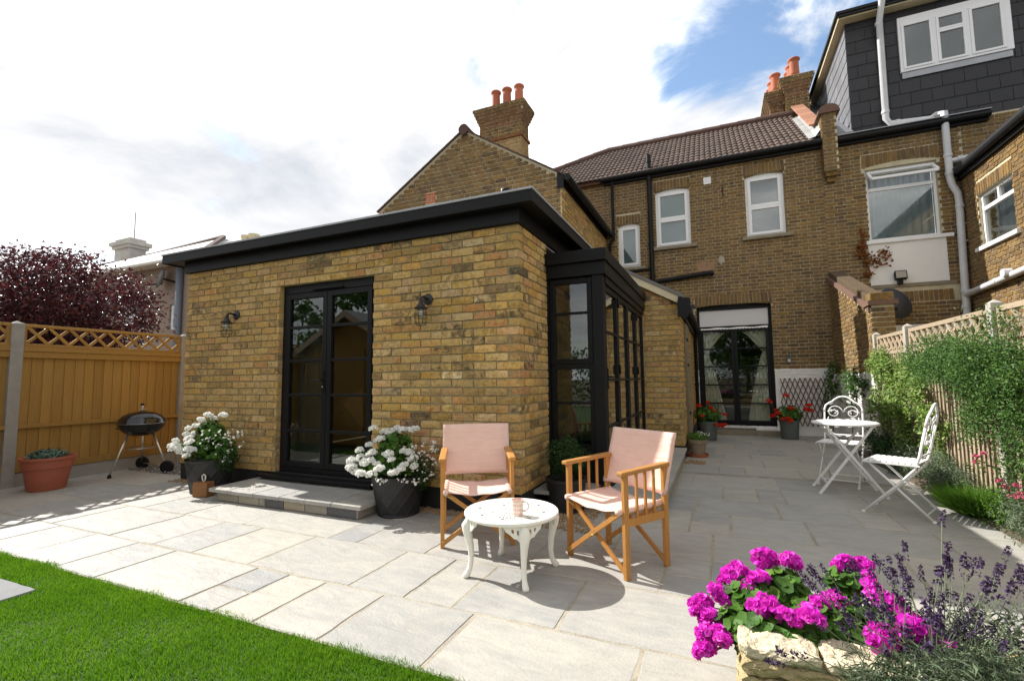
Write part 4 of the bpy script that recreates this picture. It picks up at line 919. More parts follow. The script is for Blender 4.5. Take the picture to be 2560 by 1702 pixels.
while z < ZO-.1:
    x = XO-(.17 if k % 2 else 0)
    while x < 7.6:
        a, b = max(x, XO), x+.335
        for (c, d) in ([(a, b)] if not (z+sg > D6[2] and z < D6[3]) else [(a, min(b, D6[0]-.02)), (max(a, D6[1]+.02), b)]):
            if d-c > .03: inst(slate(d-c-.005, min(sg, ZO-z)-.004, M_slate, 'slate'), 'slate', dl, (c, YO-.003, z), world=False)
        x += .34
    z += sg; k += 1
z = EV+.2; k = 0
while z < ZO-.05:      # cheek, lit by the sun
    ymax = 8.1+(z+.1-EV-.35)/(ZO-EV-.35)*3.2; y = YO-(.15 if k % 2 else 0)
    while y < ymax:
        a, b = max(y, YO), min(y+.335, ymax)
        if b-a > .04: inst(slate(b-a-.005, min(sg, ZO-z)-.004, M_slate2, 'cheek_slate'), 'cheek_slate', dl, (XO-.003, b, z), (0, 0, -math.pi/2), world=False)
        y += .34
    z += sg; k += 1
q = MB(); q.box(XO-.2, 9.2, YO-.28, 11.4, ZO+.09, ZO+.15); q.build('dormer_roof', M_blackpl, nb)
q = MB(); q.box(XO-.15, 9.2, YO-.22, YO-.0, ZO-.0, ZO+.085); q.box(XO-.15, XO-.0, YO, 11.3, ZO, ZO+.085); q.build('dormer_fascia', M_cream, nb)
q = MB(); q.box(XO-.16, 9.2, YO-.26, YO-.222, ZO+.03, ZO+.10); q.build('dormer_gutter', M_blackpl, nb)
u0, u1, z0, z1 = D6; yw = YO-.05; mb = MB(); frame_rect(mb, '-y', u0, u1, z0, z1, .05, yw, yw+.1, (.05,.11,.05,.16)); ua, ub = u0+(u1-u0)*.335, u0+(u1-u0)*.63
mb.box(ua-.03, ua+.03, yw, yw+.1, z0+.05, z1-.16); mb.box(ub-.03, ub+.03, yw, yw+.1, z0+.05, z1-.16); dw = mb.build('window', M_upvc, nb, bevel=.004)
for (a, b, c, d) in ((u0+.05, ua-.03, z0+.05, z1-.16), (ua+.03, ub-.03, z0+.05, z0+.70), (ua+.03, ub-.03, z0+.70, z1-.16), (ub+.03, u1-.11, z0+.05, z1-.16)):
    q = MB(); frame_rect(q, '-y', a, b, c, d, .045, yw-.015, yw+.05); q.build('sash', M_upvc, dw, bevel=.004)
    q = MB(); q.box(a+.04, b-.04, yw+.01, yw+.016, c+.04, d-.04); q.build('pane', M_glass2, dw)
q = MB(); nx = 90
for i in range(nx+1):
    x = u0+.05+(u1-u0-.1)*i/nx; yy = yw+.14+.02*math.sin(i*.7)+.012*math.sin(i*1.9); q.v += [(x, yy, z0+.03), (x, yy, z1-.1)]
for i in range(nx): q.f.append((2*i, 2*i+2, 2*i+3, 2*i+1))
q.build('net_curtain', clothmat('net_curtain', (.50,.52,.52), .2), nb, smooth=True)
q = MB(); q.box(u0+.02, u1-.02, YO-.03, YO-.012, z0-.13, z0-.01); q.build('lead_tray', M_lead, nb)
# neighbour's main roof beside the dormer
q = MB(); q.add([(3.98, YD-.1, EV+.02), (XO, YD-.1, EV+.02), (XO, 11.2, 8.75), (3.98, 11.2, 8.75)], [(0,1,2,3)]); q.build('roof', M_slate2, nb)
# pipes
M_wp = M_pipe; yq = YD-.12
pipe(nb, 'soil_pipe', [(4.95, YO-.30, 9.6), (4.95, YO-.30, 8.75), (4.93, YO-.14, 8.45), (4.92, YO-.12, 6.36), (4.99, YO-.12, 6.24), (5.62, YO-.12, 6.19), (5.72, YO-.15, 6.24), (5.745, yq, 6.16), (5.745, yq, 4.88), (5.77, yq, 4.72), (5.84, yq, 4.55), (5.85, yq, 4.35), (5.82, yq, 2.65), (5.80, yq, .5)], .058, M_wp,
     [((4.925, YO-.125, 8.40), (0,0,1)), ((4.92, YO-.12, 6.5), (0,0,1)), ((5.1, YO-.12, 6.23), (1,0,0)), ((5.745, yq, 6.05), (0,0,1)), ((5.745, yq, 5.3), (0,0,1)), ((5.745, yq, 4.95), (0,0,1)), ((5.85, yq, 4.3), (0,0,1)), ((5.82, yq, 2.7), (0,0,1)), ((5.81, yq, 2.4), (0,0,1))], 14)
pipe(nb, 'branch_pipe', [(5.745, yq, 5.18), (6.3, yq, 5.24)], .05, M_wp, [((5.9, yq, 5.2), (1,0,0))])
for z in (3.95, 3.62):
    q = MB(); q.box(5.77, 5.98, yq-.01, yq+.0, z, z+.02); q.build('pipe_bracket', M_wp, nb)
pipe(nb, 'waste_pipe', [(5.82, 7.5, 2.62), (5.85, 6.9, 2.66), (5.85, 5.6, 2.72)], .055, M_wp, [((5.85, 6.5, 2.68), (0,1,0))])
q = MB(); q.lathe((5.80, 6.12, 2.74), [(.0,-.05),(.07,-.05),(.075,.05),(0,.05)], 14, 'x'); q.build('rodding_cap', M_wp, nb)
# side wing facing left, in the sun
XR = 5.93; W6 = (6.0, 7.08, 3.39, 4.32)
mb = MB(); wall_body(mb, '-x', XR, XR+.3, 1.5, YD, -.2, 4.86, [W6]); rw = mb.build('wing_wall', M_mortar2, nb)
NB.wall('-x', XR, 3.6, YD, 1.2, 4.86, M_old, 'flemish', holes=[W6, (W6[0]-.03, W6[1]+.03, 4.32, 4.54)])
NB.soldiers('-x', XR, W6[0]-.03, W6[1]+.03, 4.32, M_old, .0)
mb = MB(); frame_rect(mb, '-x', W6[0], W6[1], W6[2], W6[3], .05, XR+.05, XR+.12); mb.box(XR+.05, XR+.12, W6[0]+.05, W6[1]-.05, 4.02, 4.08); mb.box(XR+.05, XR+.12, 6.52, 6.57, 4.08, W6[3]-.05); rwn = mb.build('wing_window', M_upvc, nb)
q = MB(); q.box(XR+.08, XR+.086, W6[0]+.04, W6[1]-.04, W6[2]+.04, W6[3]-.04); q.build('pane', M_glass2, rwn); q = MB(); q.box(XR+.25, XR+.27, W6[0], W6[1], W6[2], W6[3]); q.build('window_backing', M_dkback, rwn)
q = MB(); q.box(XR-.06, XR+.06, W6[0]-.1, W6[1]+.1, W6[2]-.075, W6[2]-.004); q.build('window_sill', M_upvc, nb, bevel=.004)
q = MB(); q.path([(XR-.1, 1.5, 4.93), (XR-.1, YD-.1, 4.93)], .055, 8); q.box(XR-.06, XR-.01, 1.5, YD-.05, 4.80, 4.93); q.build('wing_gutter', M_blackpl, nb, sharp=50)
q = MB(); q.prism([(XR-.15, 4.96), (9.2, 6.4), (9.2, 6.46), (XR-.15, 5.02)], 'xz', 1.5, YD-.02); q.build('wing_roof', M_slate, nb)
NB.emit(nw, 300)
# satellite dish and floodlight
ds = thing('satellite_dish', 'dark satellite dish behind the garden party wall', 'satellite dish', (4.66, 7.3, 2.4))
q = MB(); n = 24; prof = [(.0, 0), (.14, .008), (.25, .030), (.325, .062), (.33, .068)]; q.lathe((0, 0, 0), prof, n, sx=.85); q.lathe((0, 0, -.006), [(.0, 0), (.14, .008), (.25, .030), (.33, .062)], n, sx=.85)
dsk = q.build('dish', mk('dish_grey', (.06,.065,.08), .5, .15, 9, .05, 50), ds, smooth=True); dsk.matrix_parent_inverse = Matrix.Identity(4); dsk.rotation_euler = (R_(68), 0, R_(18)); dsk.location = (0, 0, .08)
q = MB(); q.path([(4.64, 7.27, 2.30), (4.60, 7.02, 2.36)], .012, 6); q.box(4.575, 4.63, 6.95, 7.03, 2.34, 2.40); q.path([(4.66, 7.30, 2.42), (4.70, YD, 2.30)], .018, 6); q.build('dish_arm', M_blackpl, ds)
fd = thing('floodlight', 'small black floodlight on the white render panel', 'floodlight', (4.88, 7.6, 3.0))
q = MB(); q.prism([(7.50, 3.01), (7.56, 2.99), (7.60, 3.12), (7.52, 3.17)], 'yz', 4.79, 4.98); q.box(4.85, 4.92, 7.54, 7.63, 2.91, 3.0); q.build('lamp_housing', M_blackpl, fd)
q = MB(); q.add([(4.805, 7.497, 3.025), (4.965, 7.497, 3.025), (4.965, 7.515, 3.155), (4.805, 7.515, 3.155)], [(0,1,2,3)]); q.build('lamp_glass', mk('lamp_lens', (.35,.33,.27), .3, .1, 20, 0), fd)
# ------------------------------------------------------------------ raking garden wall between the two houses
pw_ = thing('party_garden_wall', 'raking brick garden wall with end pier against the rear wall', 'garden wall', (3.82, 6.3, 0))
zt_ = lambda y: 2.18+(y-5.1)*(3.10-2.18)/(YD-5.1)
mb = MB(); mb.prism([(5.1, -.1), (YD-.002, -.1), (YD-.002, zt_(YD)), (5.1, zt_(5.1))], 'yz', 3.74, 3.95); mb.box(3.71, 3.985, 4.86, 5.1, -.1, 2.20); gwl = mb.build('wall', M_mortar2, pw_)
for b_ in ((3.7325, 3.74, 5.1, YD), (3.7025, 3.71, 4.87, 5.1)): q = MB(); q.box(*b_, -.1, 1.2); q.build('painted_base', M_wpaint, gwl)
PB = Bricks(); M_oldl = M_old
pm = lambda u, z: M_wpaint if z < 1.2 else M_old
PB.wall('-x', 3.74, 5.1, YD, -.08, 3.1, M_stock, 'flemish', clip=lambda z: (5.1 if z < 2.18 else min(YD, 5.1+(z-2.13)/(.92)*(YD-5.1)), YD-.01), matf=pm)
PB.wall('-x', 3.71, 4.86, 5.1, -.08, 2.2, M_stock, 'flemish', matf=pm); PB.wall('-y', 4.86, 3.71, 3.985, -.08, 2.2, M_old, 'flemish')
PB.emit(gwl, 260)
M_soot = brickmat('sooty_brick', [(0, (.04,.035,.03)), (.5, (.12,.085,.055)), (1, (.20,.13,.08))], .5, .4, (.2,.15,.1))
n = 30
for i in range(n):
    y0_, y1_ = 5.0+(YD-5.0)*i/n, 5.0+(YD-5.0)*(i+.88)/n; q = MB(); q.prism([(y0_, zt_(y0_)+.085), (y1_, zt_(y1_)+.085), (y1_, zt_(y1_)+.19), (y0_, zt_(y0_)+.19)], 'yz', 3.735, 3.955); q.build('coping_brick', M_soot, pw_, bevel=.008)
q = MB(); q.prism([(4.9, zt_(4.9)+.0), (YD-.01, zt_(YD)+.0), (YD-.01, zt_(YD)+.08), (4.9, zt_(4.9)+.08)], 'yz', 3.68, 3.99); q.build('tile_creasing', M_concpaver, pw_)
q = MB(); q.box(3.66, 4.03, 4.81, 5.12, 2.20, 2.27); q.build('pier_creasing', M_concpaver, pw_); q = MB(); q.box(3.70, 3.99, 4.85, 5.1, 2.27, 2.39); q.build('pier_cap', M_old, pw_, bevel=.008)
# ------------------------------------------------------------------ pebbledashed house at far left
lh = thing('pebbledash_house', 'far pinkish pebbledashed house with pale hipped roof behind the left fence', 'building', (-21, 8, 0))
M_peb = mk('pebbledash', (.33,.255,.20), .95, .35, 60, .9, 220, bdist=.03)
mb = MB(); wall_body(mb, '-y', 8.0, 8.3, -34, -16.2, 0, 6.0, [(-21.9, -20.75, 3.0, 5.0), (-18.6, -18.05, 3.3, 4.3)]); mb.build('wall', M_peb, lh)
for (a, b, c, d) in ((-21.9, -20.75, 3.0, 5.0), (-18.6, -18.05, 3.3, 4.3)):
    mb = MB(); frame_rect(mb, '-y', a, b, c, d, .12, 8.08, 8.2); mb.box(a+.12, b-.12, 8.08, 8.2, (c+d)/2-.06, (c+d)/2+.06); o = mb.build('window', M_upvc, lh)
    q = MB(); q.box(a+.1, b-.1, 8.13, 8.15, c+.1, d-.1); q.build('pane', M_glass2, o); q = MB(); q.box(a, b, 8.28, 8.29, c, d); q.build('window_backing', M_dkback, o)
mb = MB(); mb.add([(-34.4, 7.5, 6.0), (-15.8, 7.5, 6.0), (-15.8, 17, 6.0), (-34.4, 17, 6.0), (-27.5, 12.2, 8.35), (-21.6, 12.2, 8.6)], [(0,1,5,4),(1,2,5),(2,3,4,5),(3,0,4),(3,2,1,0)])
mb.build('roof', mk('pale_weathered_tile', (.34,.32,.31), .7, .15, 3, .4, 14, stretch=(.1,.1,6)), lh)
q = MB(); q.path([(-34, 7.5, 6.02), (-27.5, 12.2, 8.40), (-21.6, 12.2, 8.65), (-16, 7.5, 6.02)], .12, 6); q.build('hip_tiles', M_vt, lh)
q = MB(); q.path([(-34.4, 7.42, 5.93), (-15.8, 7.42, 5.93)], .09, 8); q.box(-34, -16.2, 7.5, 8.0, 5.9, 5.98); q.build('gutter', M_render, lh)
q = MB(); q.path([(-17.85, 7.88, 5.9), (-17.85, 7.88, 0)], .13, 10); q.build('downpipe', mk('grey_downpipe', (.12,.14,.17), .5, .1, 4, 0), lh, smooth=True)
mb = MB(); mb.box(-28.9, -27.5, 11, 11.8, 6.5, 8.55); mb.box(-29.0, -27.4, 10.9, 11.9, 8.55, 8.72); mb.box(-29.1, -27.3, 10.8, 12.0, 8.72, 8.92); mb.box(-28.9, -27.5, 11, 11.8, 8.92, 9.1); mb.build('chimney_stack', mk('dirty_white_render', (.50,.48,.43), .9, .3, 2, .4, 10, dirt=.5), lh)
q = MB(); q.path([(-27.7, 11.3, 9.0), (-27.7, 11.3, 10.6)], .018, 5); q.build('aerial', M_blackpl, lh)
for x in (-22.3, -21.7):
    q = MB(); q.lathe((x, 14, 8.2), [(.25, 0), (.25, .9), (.3, 1.0), (.3, 1.1)], 10); q.build('chimney_pot', M_cream, lh)
sd_ = thing('far_satellite_dish', 'small grey satellite dish on the pebbledashed house', 'satellite dish', (-18.6, 7.7, 5.3))
q = MB(); q.lathe((0, 0, 0), [(.0, .0), (.25, .03), (.42, .10)], 16); q.lathe((0, 0, -.02), [(.0, .0), (.25, .03), (.42, .10)], 16); o = q.build('dish', mk('light_dish', (.30,.33,.36), .5, .1, 5, 0), sd_, smooth=True); o.matrix_parent_inverse = Matrix.Identity(4); o.rotation_euler = (R_(75), 0, R_(-35))
q = MB(); q.path([(-18.6, 7.7, 5.1), (-18.95, 7.2, 5.0)], .03, 5); q.path([(-18.6, 7.7, 5.3), (-18.3, 8.0, 5.2)], .04, 5); q.build('dish_arm', M_blackpl, sd_)
bh = thing('brick_house', 'red brick house with slate roof mostly hidden behind the purple tree', 'building', (-30, 6, 0))
q = MB(); q.box(-44, -31, 6, 12, 0, 4.9); q.build('wall', mk('far_red_brick', (.30,.11,.06), .9, .3, 8, .4, 30), bh)
q = MB(); q.prism([(5.6, 4.9), (12.4, 4.9), (9, 6.6)], 'yz', -44.3, -30.7); q.build('roof', M_slate2, bh)
# ------------------------------------------------------------------ fences
def woodmat(name, c1, c2, objvar=.15, axis=(9, 9, .7), rough=.75, knots=True):
    m, t, out = newmat(name); oi = t.nodes.new('ShaderNodeObjectInfo'); tc_ = t.nodes.new('ShaderNodeTexCoord')
    va = t.nodes.new('ShaderNodeVectorMath'); va.operation = 'ADD'; t.links.new(tc_.outputs['Object'], va.inputs[0])
    sc = t.nodes.new('ShaderNodeVectorMath'); sc.operation = 'SCALE'; sc.inputs['Scale'].default_value = 53.1; t.links.new(oi.outputs['Random'], sc.inputs[0]); t.links.new(sc.outputs[0], va.inputs[1])
    P = scalevec(t, va.outputs[0], axis); n = noise(t, P, 4, 6, .65, 1.2); c = mixc(t, n, c1, c2)
    f = mth(t, 'ADD', mth(t, 'MULTIPLY', oi.outputs['Random'], 2*objvar), 1-objvar); cbn = t.nodes.new('ShaderNodeCombineXYZ')
    for i in range(3): t.links.new(f, cbn.inputs[i])
    c = mixc(t, 1.0, c, cbn.outputs[0], 'MULTIPLY')
    if knots:
        vo = t.nodes.new('ShaderNodeTexVoronoi'); vo.inputs['Scale'].default_value = .55; t.links.new(P, vo.inputs['Vector'])
        c = mixc(t, ramp_(t, vo.outputs['Distance'], [(.04, (.8,.8,.8)), (.10, (0,0,0))]), c, tuple(x*.35 for x in c1))
    princ(t, out, c, rough, bumpn(t, n, .25, .004), 0, .3); return m
M_fence = woodmat('fence_pine', (.22,.122,.027), (.40,.225,.060), .12)
M_fence2 = woodmat('weathered_trellis', (.28,.215,.14), (.44,.35,.25), .15)
def lattice(parent, face, plane, u0, u1, z0, z1, mat, th=.018, w_=.03, cell=.205, fr=.04, name='lattice_slat'):
    P = (lambda u, z, d=0: (u, plane+d, z)) if face == 'y' else (lambda u, z, d=0: (plane+d, u, z))
    for (a, b) in (((u0, z1-fr/2), (u1, z1-fr/2)), ((u0, z0+fr/2), (u1, z0+fr/2)), ((u0+fr/2, z0+fr), (u0+fr/2, z1-fr)), ((u1-fr/2, z0+fr), (u1-fr/2, z1-fr))):
        q = MB(); q.bar(P(*a), P(*b), .045 if face == 'y' else .045, fr, (0, 0, 1) if a[1] == b[1] else ((1, 0, 0) if face == 'y' else (0, 1, 0))); q.build('trellis_rail', mat, parent, bevel=.003)
    H = z1-z0-2*fr; za, zb = z0+fr, z1-fr; upv = (0, 1, 0) if face == 'y' else (1, 0, 0)
    s = u0+fr-H
    while s < u1-fr:
        for sg, d in ((1, -.009), (-1, .009)):
            a, b = (s, s+H); lo, hi = max(a, u0+fr), min(b, u1-fr)
            if hi-lo > .03:
                t0, t1 = (lo-a)/H, (hi-a)/H; z_a, z_b = (za+H*t0, za+H*t1) if sg > 0 else (zb-H*t0, zb-H*t1)
                q = MB(); q.bar(P(lo, z_a, d), P(hi, z_b, d), th, w_, upv if False else (0, 0, 1)) if False else q.bar(P(lo, z_a, d), P(hi, z_b, d), w_, th, upv); q.build(name, mat, parent)
        s += cell
lf_ = thing('garden_fence', 'orange pine panel fence with lattice top and concrete posts', 'fence', (-5.85, -.2, 0))
XF = -5.85
def cpost(parent, x, y, h, w_=.11, d_=.10, mat=None, facing='x'):
    q = MB(); q.box(x-d_/2, x+d_/2, y-w_/2, y+w_/2, -.1, h); q.add([(x-d_/2, y-w_/2, h), (x+d_/2, y-w_/2, h), (x+d_/2, y+w_/2, h), (x-d_/2, y+w_/2, h), (x, y, h+.035)], [(0,1,4),(1,2,4),(2,3,4),(3,0,4)])
    return q.build('fence_post', mat or M_conc, parent, bevel=.004)
for (ya, yb) in ((-1.0, .76), (-2.86, -1.10), (.86, 2.62), (2.72, 4.5)):
    vis = ya < 1
    lattice(lf_, 'x', XF, ya, yb, 1.60, 1.865, M_fence, cell=.20, fr=.035)
    q = MB(); q.box(XF-.02, XF+.045, ya, yb, 1.545, 1.598); q.build('panel_capping', M_fence, lf_, bevel=.003)
    q = MB(); q.box(XF+.005, XF+.035, ya, yb, 1.47, 1.543); q.build('fence_rail', M_fence, lf_, bevel=.003)
    q = MB(); q.box(XF+.005, XF+.045, ya, yb, .655, .70); q.build('fence_rail', M_fence, lf_, bevel=.003)
    q = MB(); q.box(XF+.005, XF+.04, ya, yb, .16, .235); q.build('fence_rail', M_fence, lf_, bevel=.003)
    y = ya; wd = .104
    while y < yb-.02:
        b = min(y+wd+.012, yb); dz = rnd.uniform(-.003, .003)
        q = MB(); q.add([(XF-.006,y,.16),(XF+.004,y,.16),(XF-.006,b,.16),(XF-.012,b,.16),(XF-.006,y,1.50),(XF+.004,y,1.50),(XF-.006,b,1.50),(XF-.012,b,1.50)], [(0,3,2,1),(4,5,6,7),(1,2,6,5),(0,4,7,3),(0,1,5,4),(2,3,7,6)])
        o = q.build('fence_board', M_fence, lf_); o.location.z = 0; y += wd*rnd.uniform(.96, 1.04)
    q = MB(); q.box(XF-.025, XF+.03, ya, yb, -.1, .156); q.build('gravel_board', M_conc, lf_, bevel=.004)
for y in (-1.05, .81, 2.67, -2.91): cpost(lf_, XF, y, 1.86)
# right hand fence, slatted, in the sun
rf = thing('slatted_garden_fence', 'pale weathered slatted fence with lattice top along the right side', 'fence', (3.75, 2, 0))
XG = 3.74
for (ya, yb) in ((3.60, 4.76), (1.60, 3.50), (-.40, 1.50), (-2.4, -.5)):
    lattice(rf, 'x', XG, ya, yb, 1.44, 1.72, M_fence2, cell=.165, fr=.045)
    for z in (1.38, .85, .28):
        q = MB(); q.box(XG+.005, XG+.04, ya, yb, z, z+.05); q.build('fence_rail', M_fence2, rf)
    y = ya+.01
    while y < yb-.03:
        q = MB(); q.box(XG-.014, XG+.004, y, y+.038, .10, 1.435); q.build('fence_slat', M_fence2, rf); y += .082*rnd.uniform(.93, 1.07)
    q = MB(); q.box(XG-.01, XG+.03, ya, yb, -.05, .10); q.build('gravel_board', M_conc, rf)
    q = MB(); q.box(XG+.05, XG+.056, ya, yb, .1, 1.43); q.build('fence_backing', woodmat('dark_backing_boards', (.09,.05,.025), (.15,.085,.04), .1) if 'dark_backing_boards' not in bpy.data.materials else bpy.data.materials['dark_backing_boards'], rf)
M_postw = mk('weathered_post', (.40,.37,.32), .85, .2, 10, .3, 60, dirt=.2)
for y in (4.80, 3.55, 1.55, -.45): cpost(rf, XG-.01, y, 1.755, .085, .085, M_postw)
# garden shed and trees behind the camera (seen in the glass)
sh = thing('garden_shed', 'brown timber garden shed with gabled roof reflected in the french doors', 'shed', (-4.5, -3.7, 0))
q = MB(); q.prism([(-5.55, 0), (-3.45, 0), (-3.45, 1.75), (-4.5, 2.35), (-5.55, 1.75)], 'xz', -4.9, -2.75); q.build('shed_body', M_fence, sh)
for i in range(14):
    z = .05+i*.13; q = MB(); q.box(-5.56, -3.44, -2.75, -2.735+.0, z, z+.12); q.build('shed_board', M_fence, sh)
for sg in (-1, 1):
    q = MB(); q.prism([(-4.5, 2.36), (-4.5+sg*1.22, 1.66), (-4.5+sg*1.22, 1.72), (-4.5, 2.43)], 'xz', -5.05, -2.6); q.build('shed_roof', M_slate2, sh)
    q = MB(); q.prism([(-4.5, 2.30), (-4.5+sg*1.24, 1.59), (-4.5+sg*1.24, 1.70), (-4.5, 2.42)], 'xz', -2.6, -2.57); q.build('shed_barge', M_fence2, sh)
q = MB(); q.box(-4.95, -4.15, -2.735, -2.70, .05, 1.75); q.build('shed_door', M_fence, sh)
# ------------------------------------------------------------------ foliage tools
def rand_dirs(g_, n): v = g_.normal(0, 1, (n, 3)); return v/np.linalg.norm(v, axis=1, keepdims=True)
def leaf_arrays(P, up, size, g_, aspect=.5, fold=.25, droop=.35, shape='oval'):
    """one small bent leaf per point: P (n,3), up = preferred facing (n,3)"""
    n = len(P); nrm = up+rand_dirs(g_, n)*.75; nrm /= np.linalg.norm(nrm, axis=1, keepdims=True)
    d = rand_dirs(g_, n); d -= nrm*np.sum(d*nrm, 1, keepdims=True); d /= np.linalg.norm(d, axis=1, keepdims=True)
    s = np.cross(nrm, d); L_ = (size*g_.uniform(.6, 1.25, n))[:, None]
    if shape == 'oval':
        a = P; b = P+d*L_*.5+s*L_*aspect*.5+nrm*L_*fold*.4; c = P+d*L_*.5-s*L_*aspect*.5+nrm*L_*fold*.4; m_ = P+d*L_*.55; e_ = P+d*L_-nrm*L_*droop*.4
        V = np.stack([a, b, m_, c, e_], 1).reshape(-1, 3); k = (np.arange(n)*5)[:, None]
        T = np.concatenate([k+np.array([0,2,1]), k+np.array([1,2,4]), k+np.array([0,3,2]), k+np.array([2,3,4])])
    else:   # round, scalloped and cupped like a geranium leaf
        m_ = 9; V = [P]; 
        for i in range(m_):
            t = 2*math.pi*i/m_*.94+.2; rr = 1.0 if i % 2 else .82
            V.append(P+(d*math.cos(t)+s*math.sin(t))*L_*.5*rr+nrm*L_*(.14 if i % 2 else .05))
        V = np.stack(V, 1).reshape(-1, 3); k = (np.arange(n)*(m_+1))[:, None]
        T = np.concatenate([k+np.array([0, 1+i, 1+(i+1) % m_]) for i in range(m_)])
    return V, T
def ball_points(g_, n, c, r, shell=.55, squash=(1,1,1)):
    d = rand_dirs(g_, n); q = g_.uniform(shell**3, 1, n)**(1/3); return np.array(c)+d*q[:, None]*np.array(r)*np.array(squash), d
def foliage(name, parent, pts, ups, size, mat, seed, aspect=.5, shape='oval', **t):
    g_ = np.random.default_rng(seed); V, T = leaf_arrays(pts, ups, size, g_, aspect, shape=shape); return arrmesh(name, V, T, mat, parent, **t)
G_ger = leafmat('geranium_leaf', [(0, (.022,.06,.010)), (.45, (.05,.13,.016)), (.8, (.10,.21,.03)), (1, (.20,.31,.05))], .3, .5)
G_dark = leafmat('dark_leaf', [(0, (.010,.028,.008)), (.5, (.025,.062,.014)), (1, (.06,.12,.03))], .25, .4)
G_mid = leafmat('mid_leaf', [(0, (.018,.05,.010)), (.5, (.05,.12,.02)), (1, (.13,.22,.045))], .3, .45)
G_jas = leafmat('jasmine_leaf', [(0, (.04,.09,.018)), (.4, (.11,.20,.03)), (.75, (.24,.34,.07)), (1, (.52,.50,.30))], .3, .45)
G_silver = leafmat('silver_leaf', [(0, (.055,.085,.045)), (.5, (.12,.165,.09)), (1, (.25,.29,.19))], .25, .6)
G_purple = leafmat('plum_leaf', [(0, (.02,.006,.009)), (.4, (.05,.013,.017)), (.75, (.10,.021,.024)), (1, (.23,.06,.06))], .3, .35, spec=.35)
G_lime = leafmat('lime_leaf', [(0, (.04,.11,.010)), (.5, (.09,.20,.02)), (1, (.17,.30,.04))], .35, .5)
P_white = leafmat('white_petal', [(0, (.82,.82,.77)), (.6, (.90,.90,.87)), (1, (.90,.90,.80))], .3, .6)
P_red = leafmat('red_petal', [(0, (.50,.02,.008)), (.6, (.72,.045,.015)), (1, (.80,.10,.04))], .25, .6)
P_mag = leafmat('magenta_petal', [(0, (.46,.012,.33)), (.35, (.74,.03,.58)), (.75, (.84,.08,.70)), (1, (.94,.42,.85))], .35, .55)
P_pink = leafmat('pink_petal', [(0, (.55,.08,.16)), (1, (.75,.22,.32))], .3, .6)
P_lav = leafmat('lavender_floret', [(0, (.03,.015,.035)), (.55, (.06,.034,.08)), (.85, (.11,.065,.17)), (1, (.26,.17,.46))], .2, .7)
M_stem = mk('green_stem', (.09,.14,.035), .7, .2, 20, 0)
M_stem2 = mk('grey_green_stem', (.15,.19,.10), .7, .2, 20, 0)
M_bark = mk('bark', (.075,.055,.04), .95, .35, 14, .8, 40)
def flower_head(name, mat, n, r, petal, seed, flat=.75, bud=None):
    """domed cluster of small petals"""
    g_ = np.random.default_rng(seed); d = rand_dirs(g_, n); d[:, 2] = np.abs(d[:, 2])*1.0-.35; d /= np.linalg.norm(d, axis=1, keepdims=True)
    P = d*np.array([r, r, r*flat])*g_.uniform(.75, 1.05, n)[:, None]
    nrm = d+rand_dirs(g_, n)*.45; nrm /= np.linalg.norm(nrm, axis=1, keepdims=True)
    a = np.cross(nrm, rand_dirs(g_, n)); a /= np.linalg.norm(a, axis=1, keepdims=True); b = np.cross(nrm, a)
    V = []; m_ = 6; s = (petal*g_.uniform(.7, 1.2, n))[:, None]
    V.append(P-nrm*s*.25)
    for i in range(m_): t = 2*math.pi*i/m_; V.append(P+(a*math.cos(t)+b*math.sin(t)*.85)*s*.5+nrm*s*.1*(i % 2))
    V = np.stack(V, 1).reshape(-1, 3); k = (np.arange(n)*(m_+1))[:, None]; T = np.concatenate([k+np.array([0, 1+i, 1+(i+1) % m_]) for i in range(m_)])
    me = bpy.data.meshes.new(name); me.from_pydata(V.tolist(), [], T.tolist()); me.materials.append(mat); return me
def heads(parent, meshes, pts, name='flower_head', smin=.8, smax=1.15, tilt=.5, toward=None):
    for i, p in enumerate(pts):
        o = inst(meshes[i % len(meshes)], name, parent, p, (rnd.uniform(-tilt, tilt), rnd.uniform(-tilt, tilt), rnd.uniform(0, 6.28))); s = rnd.uniform(smin, smax); o.scale = (s, s, s)
def stems(name, parent, pairs, r, mat, n=4):
    mb = MB()
    for a, b in pairs:
        a = Vector(a); b = Vector(b); m_ = (a+b)/2+Vector((rnd.uniform(-.02, .02), rnd.uniform(-.02, .02), .0))*((b-a).length*2); mb.path([a, m_, b], [r, r*.85, r*.6], n)
    return mb.build(name, mat, parent)
def pot_lathe(parent, name, c, prof, mat, n=40, soil=None, **k):
    q = MB(); q.lathe(c, prof, n); o = q.build(name, mat, parent, sharp=40, **k)
    return o
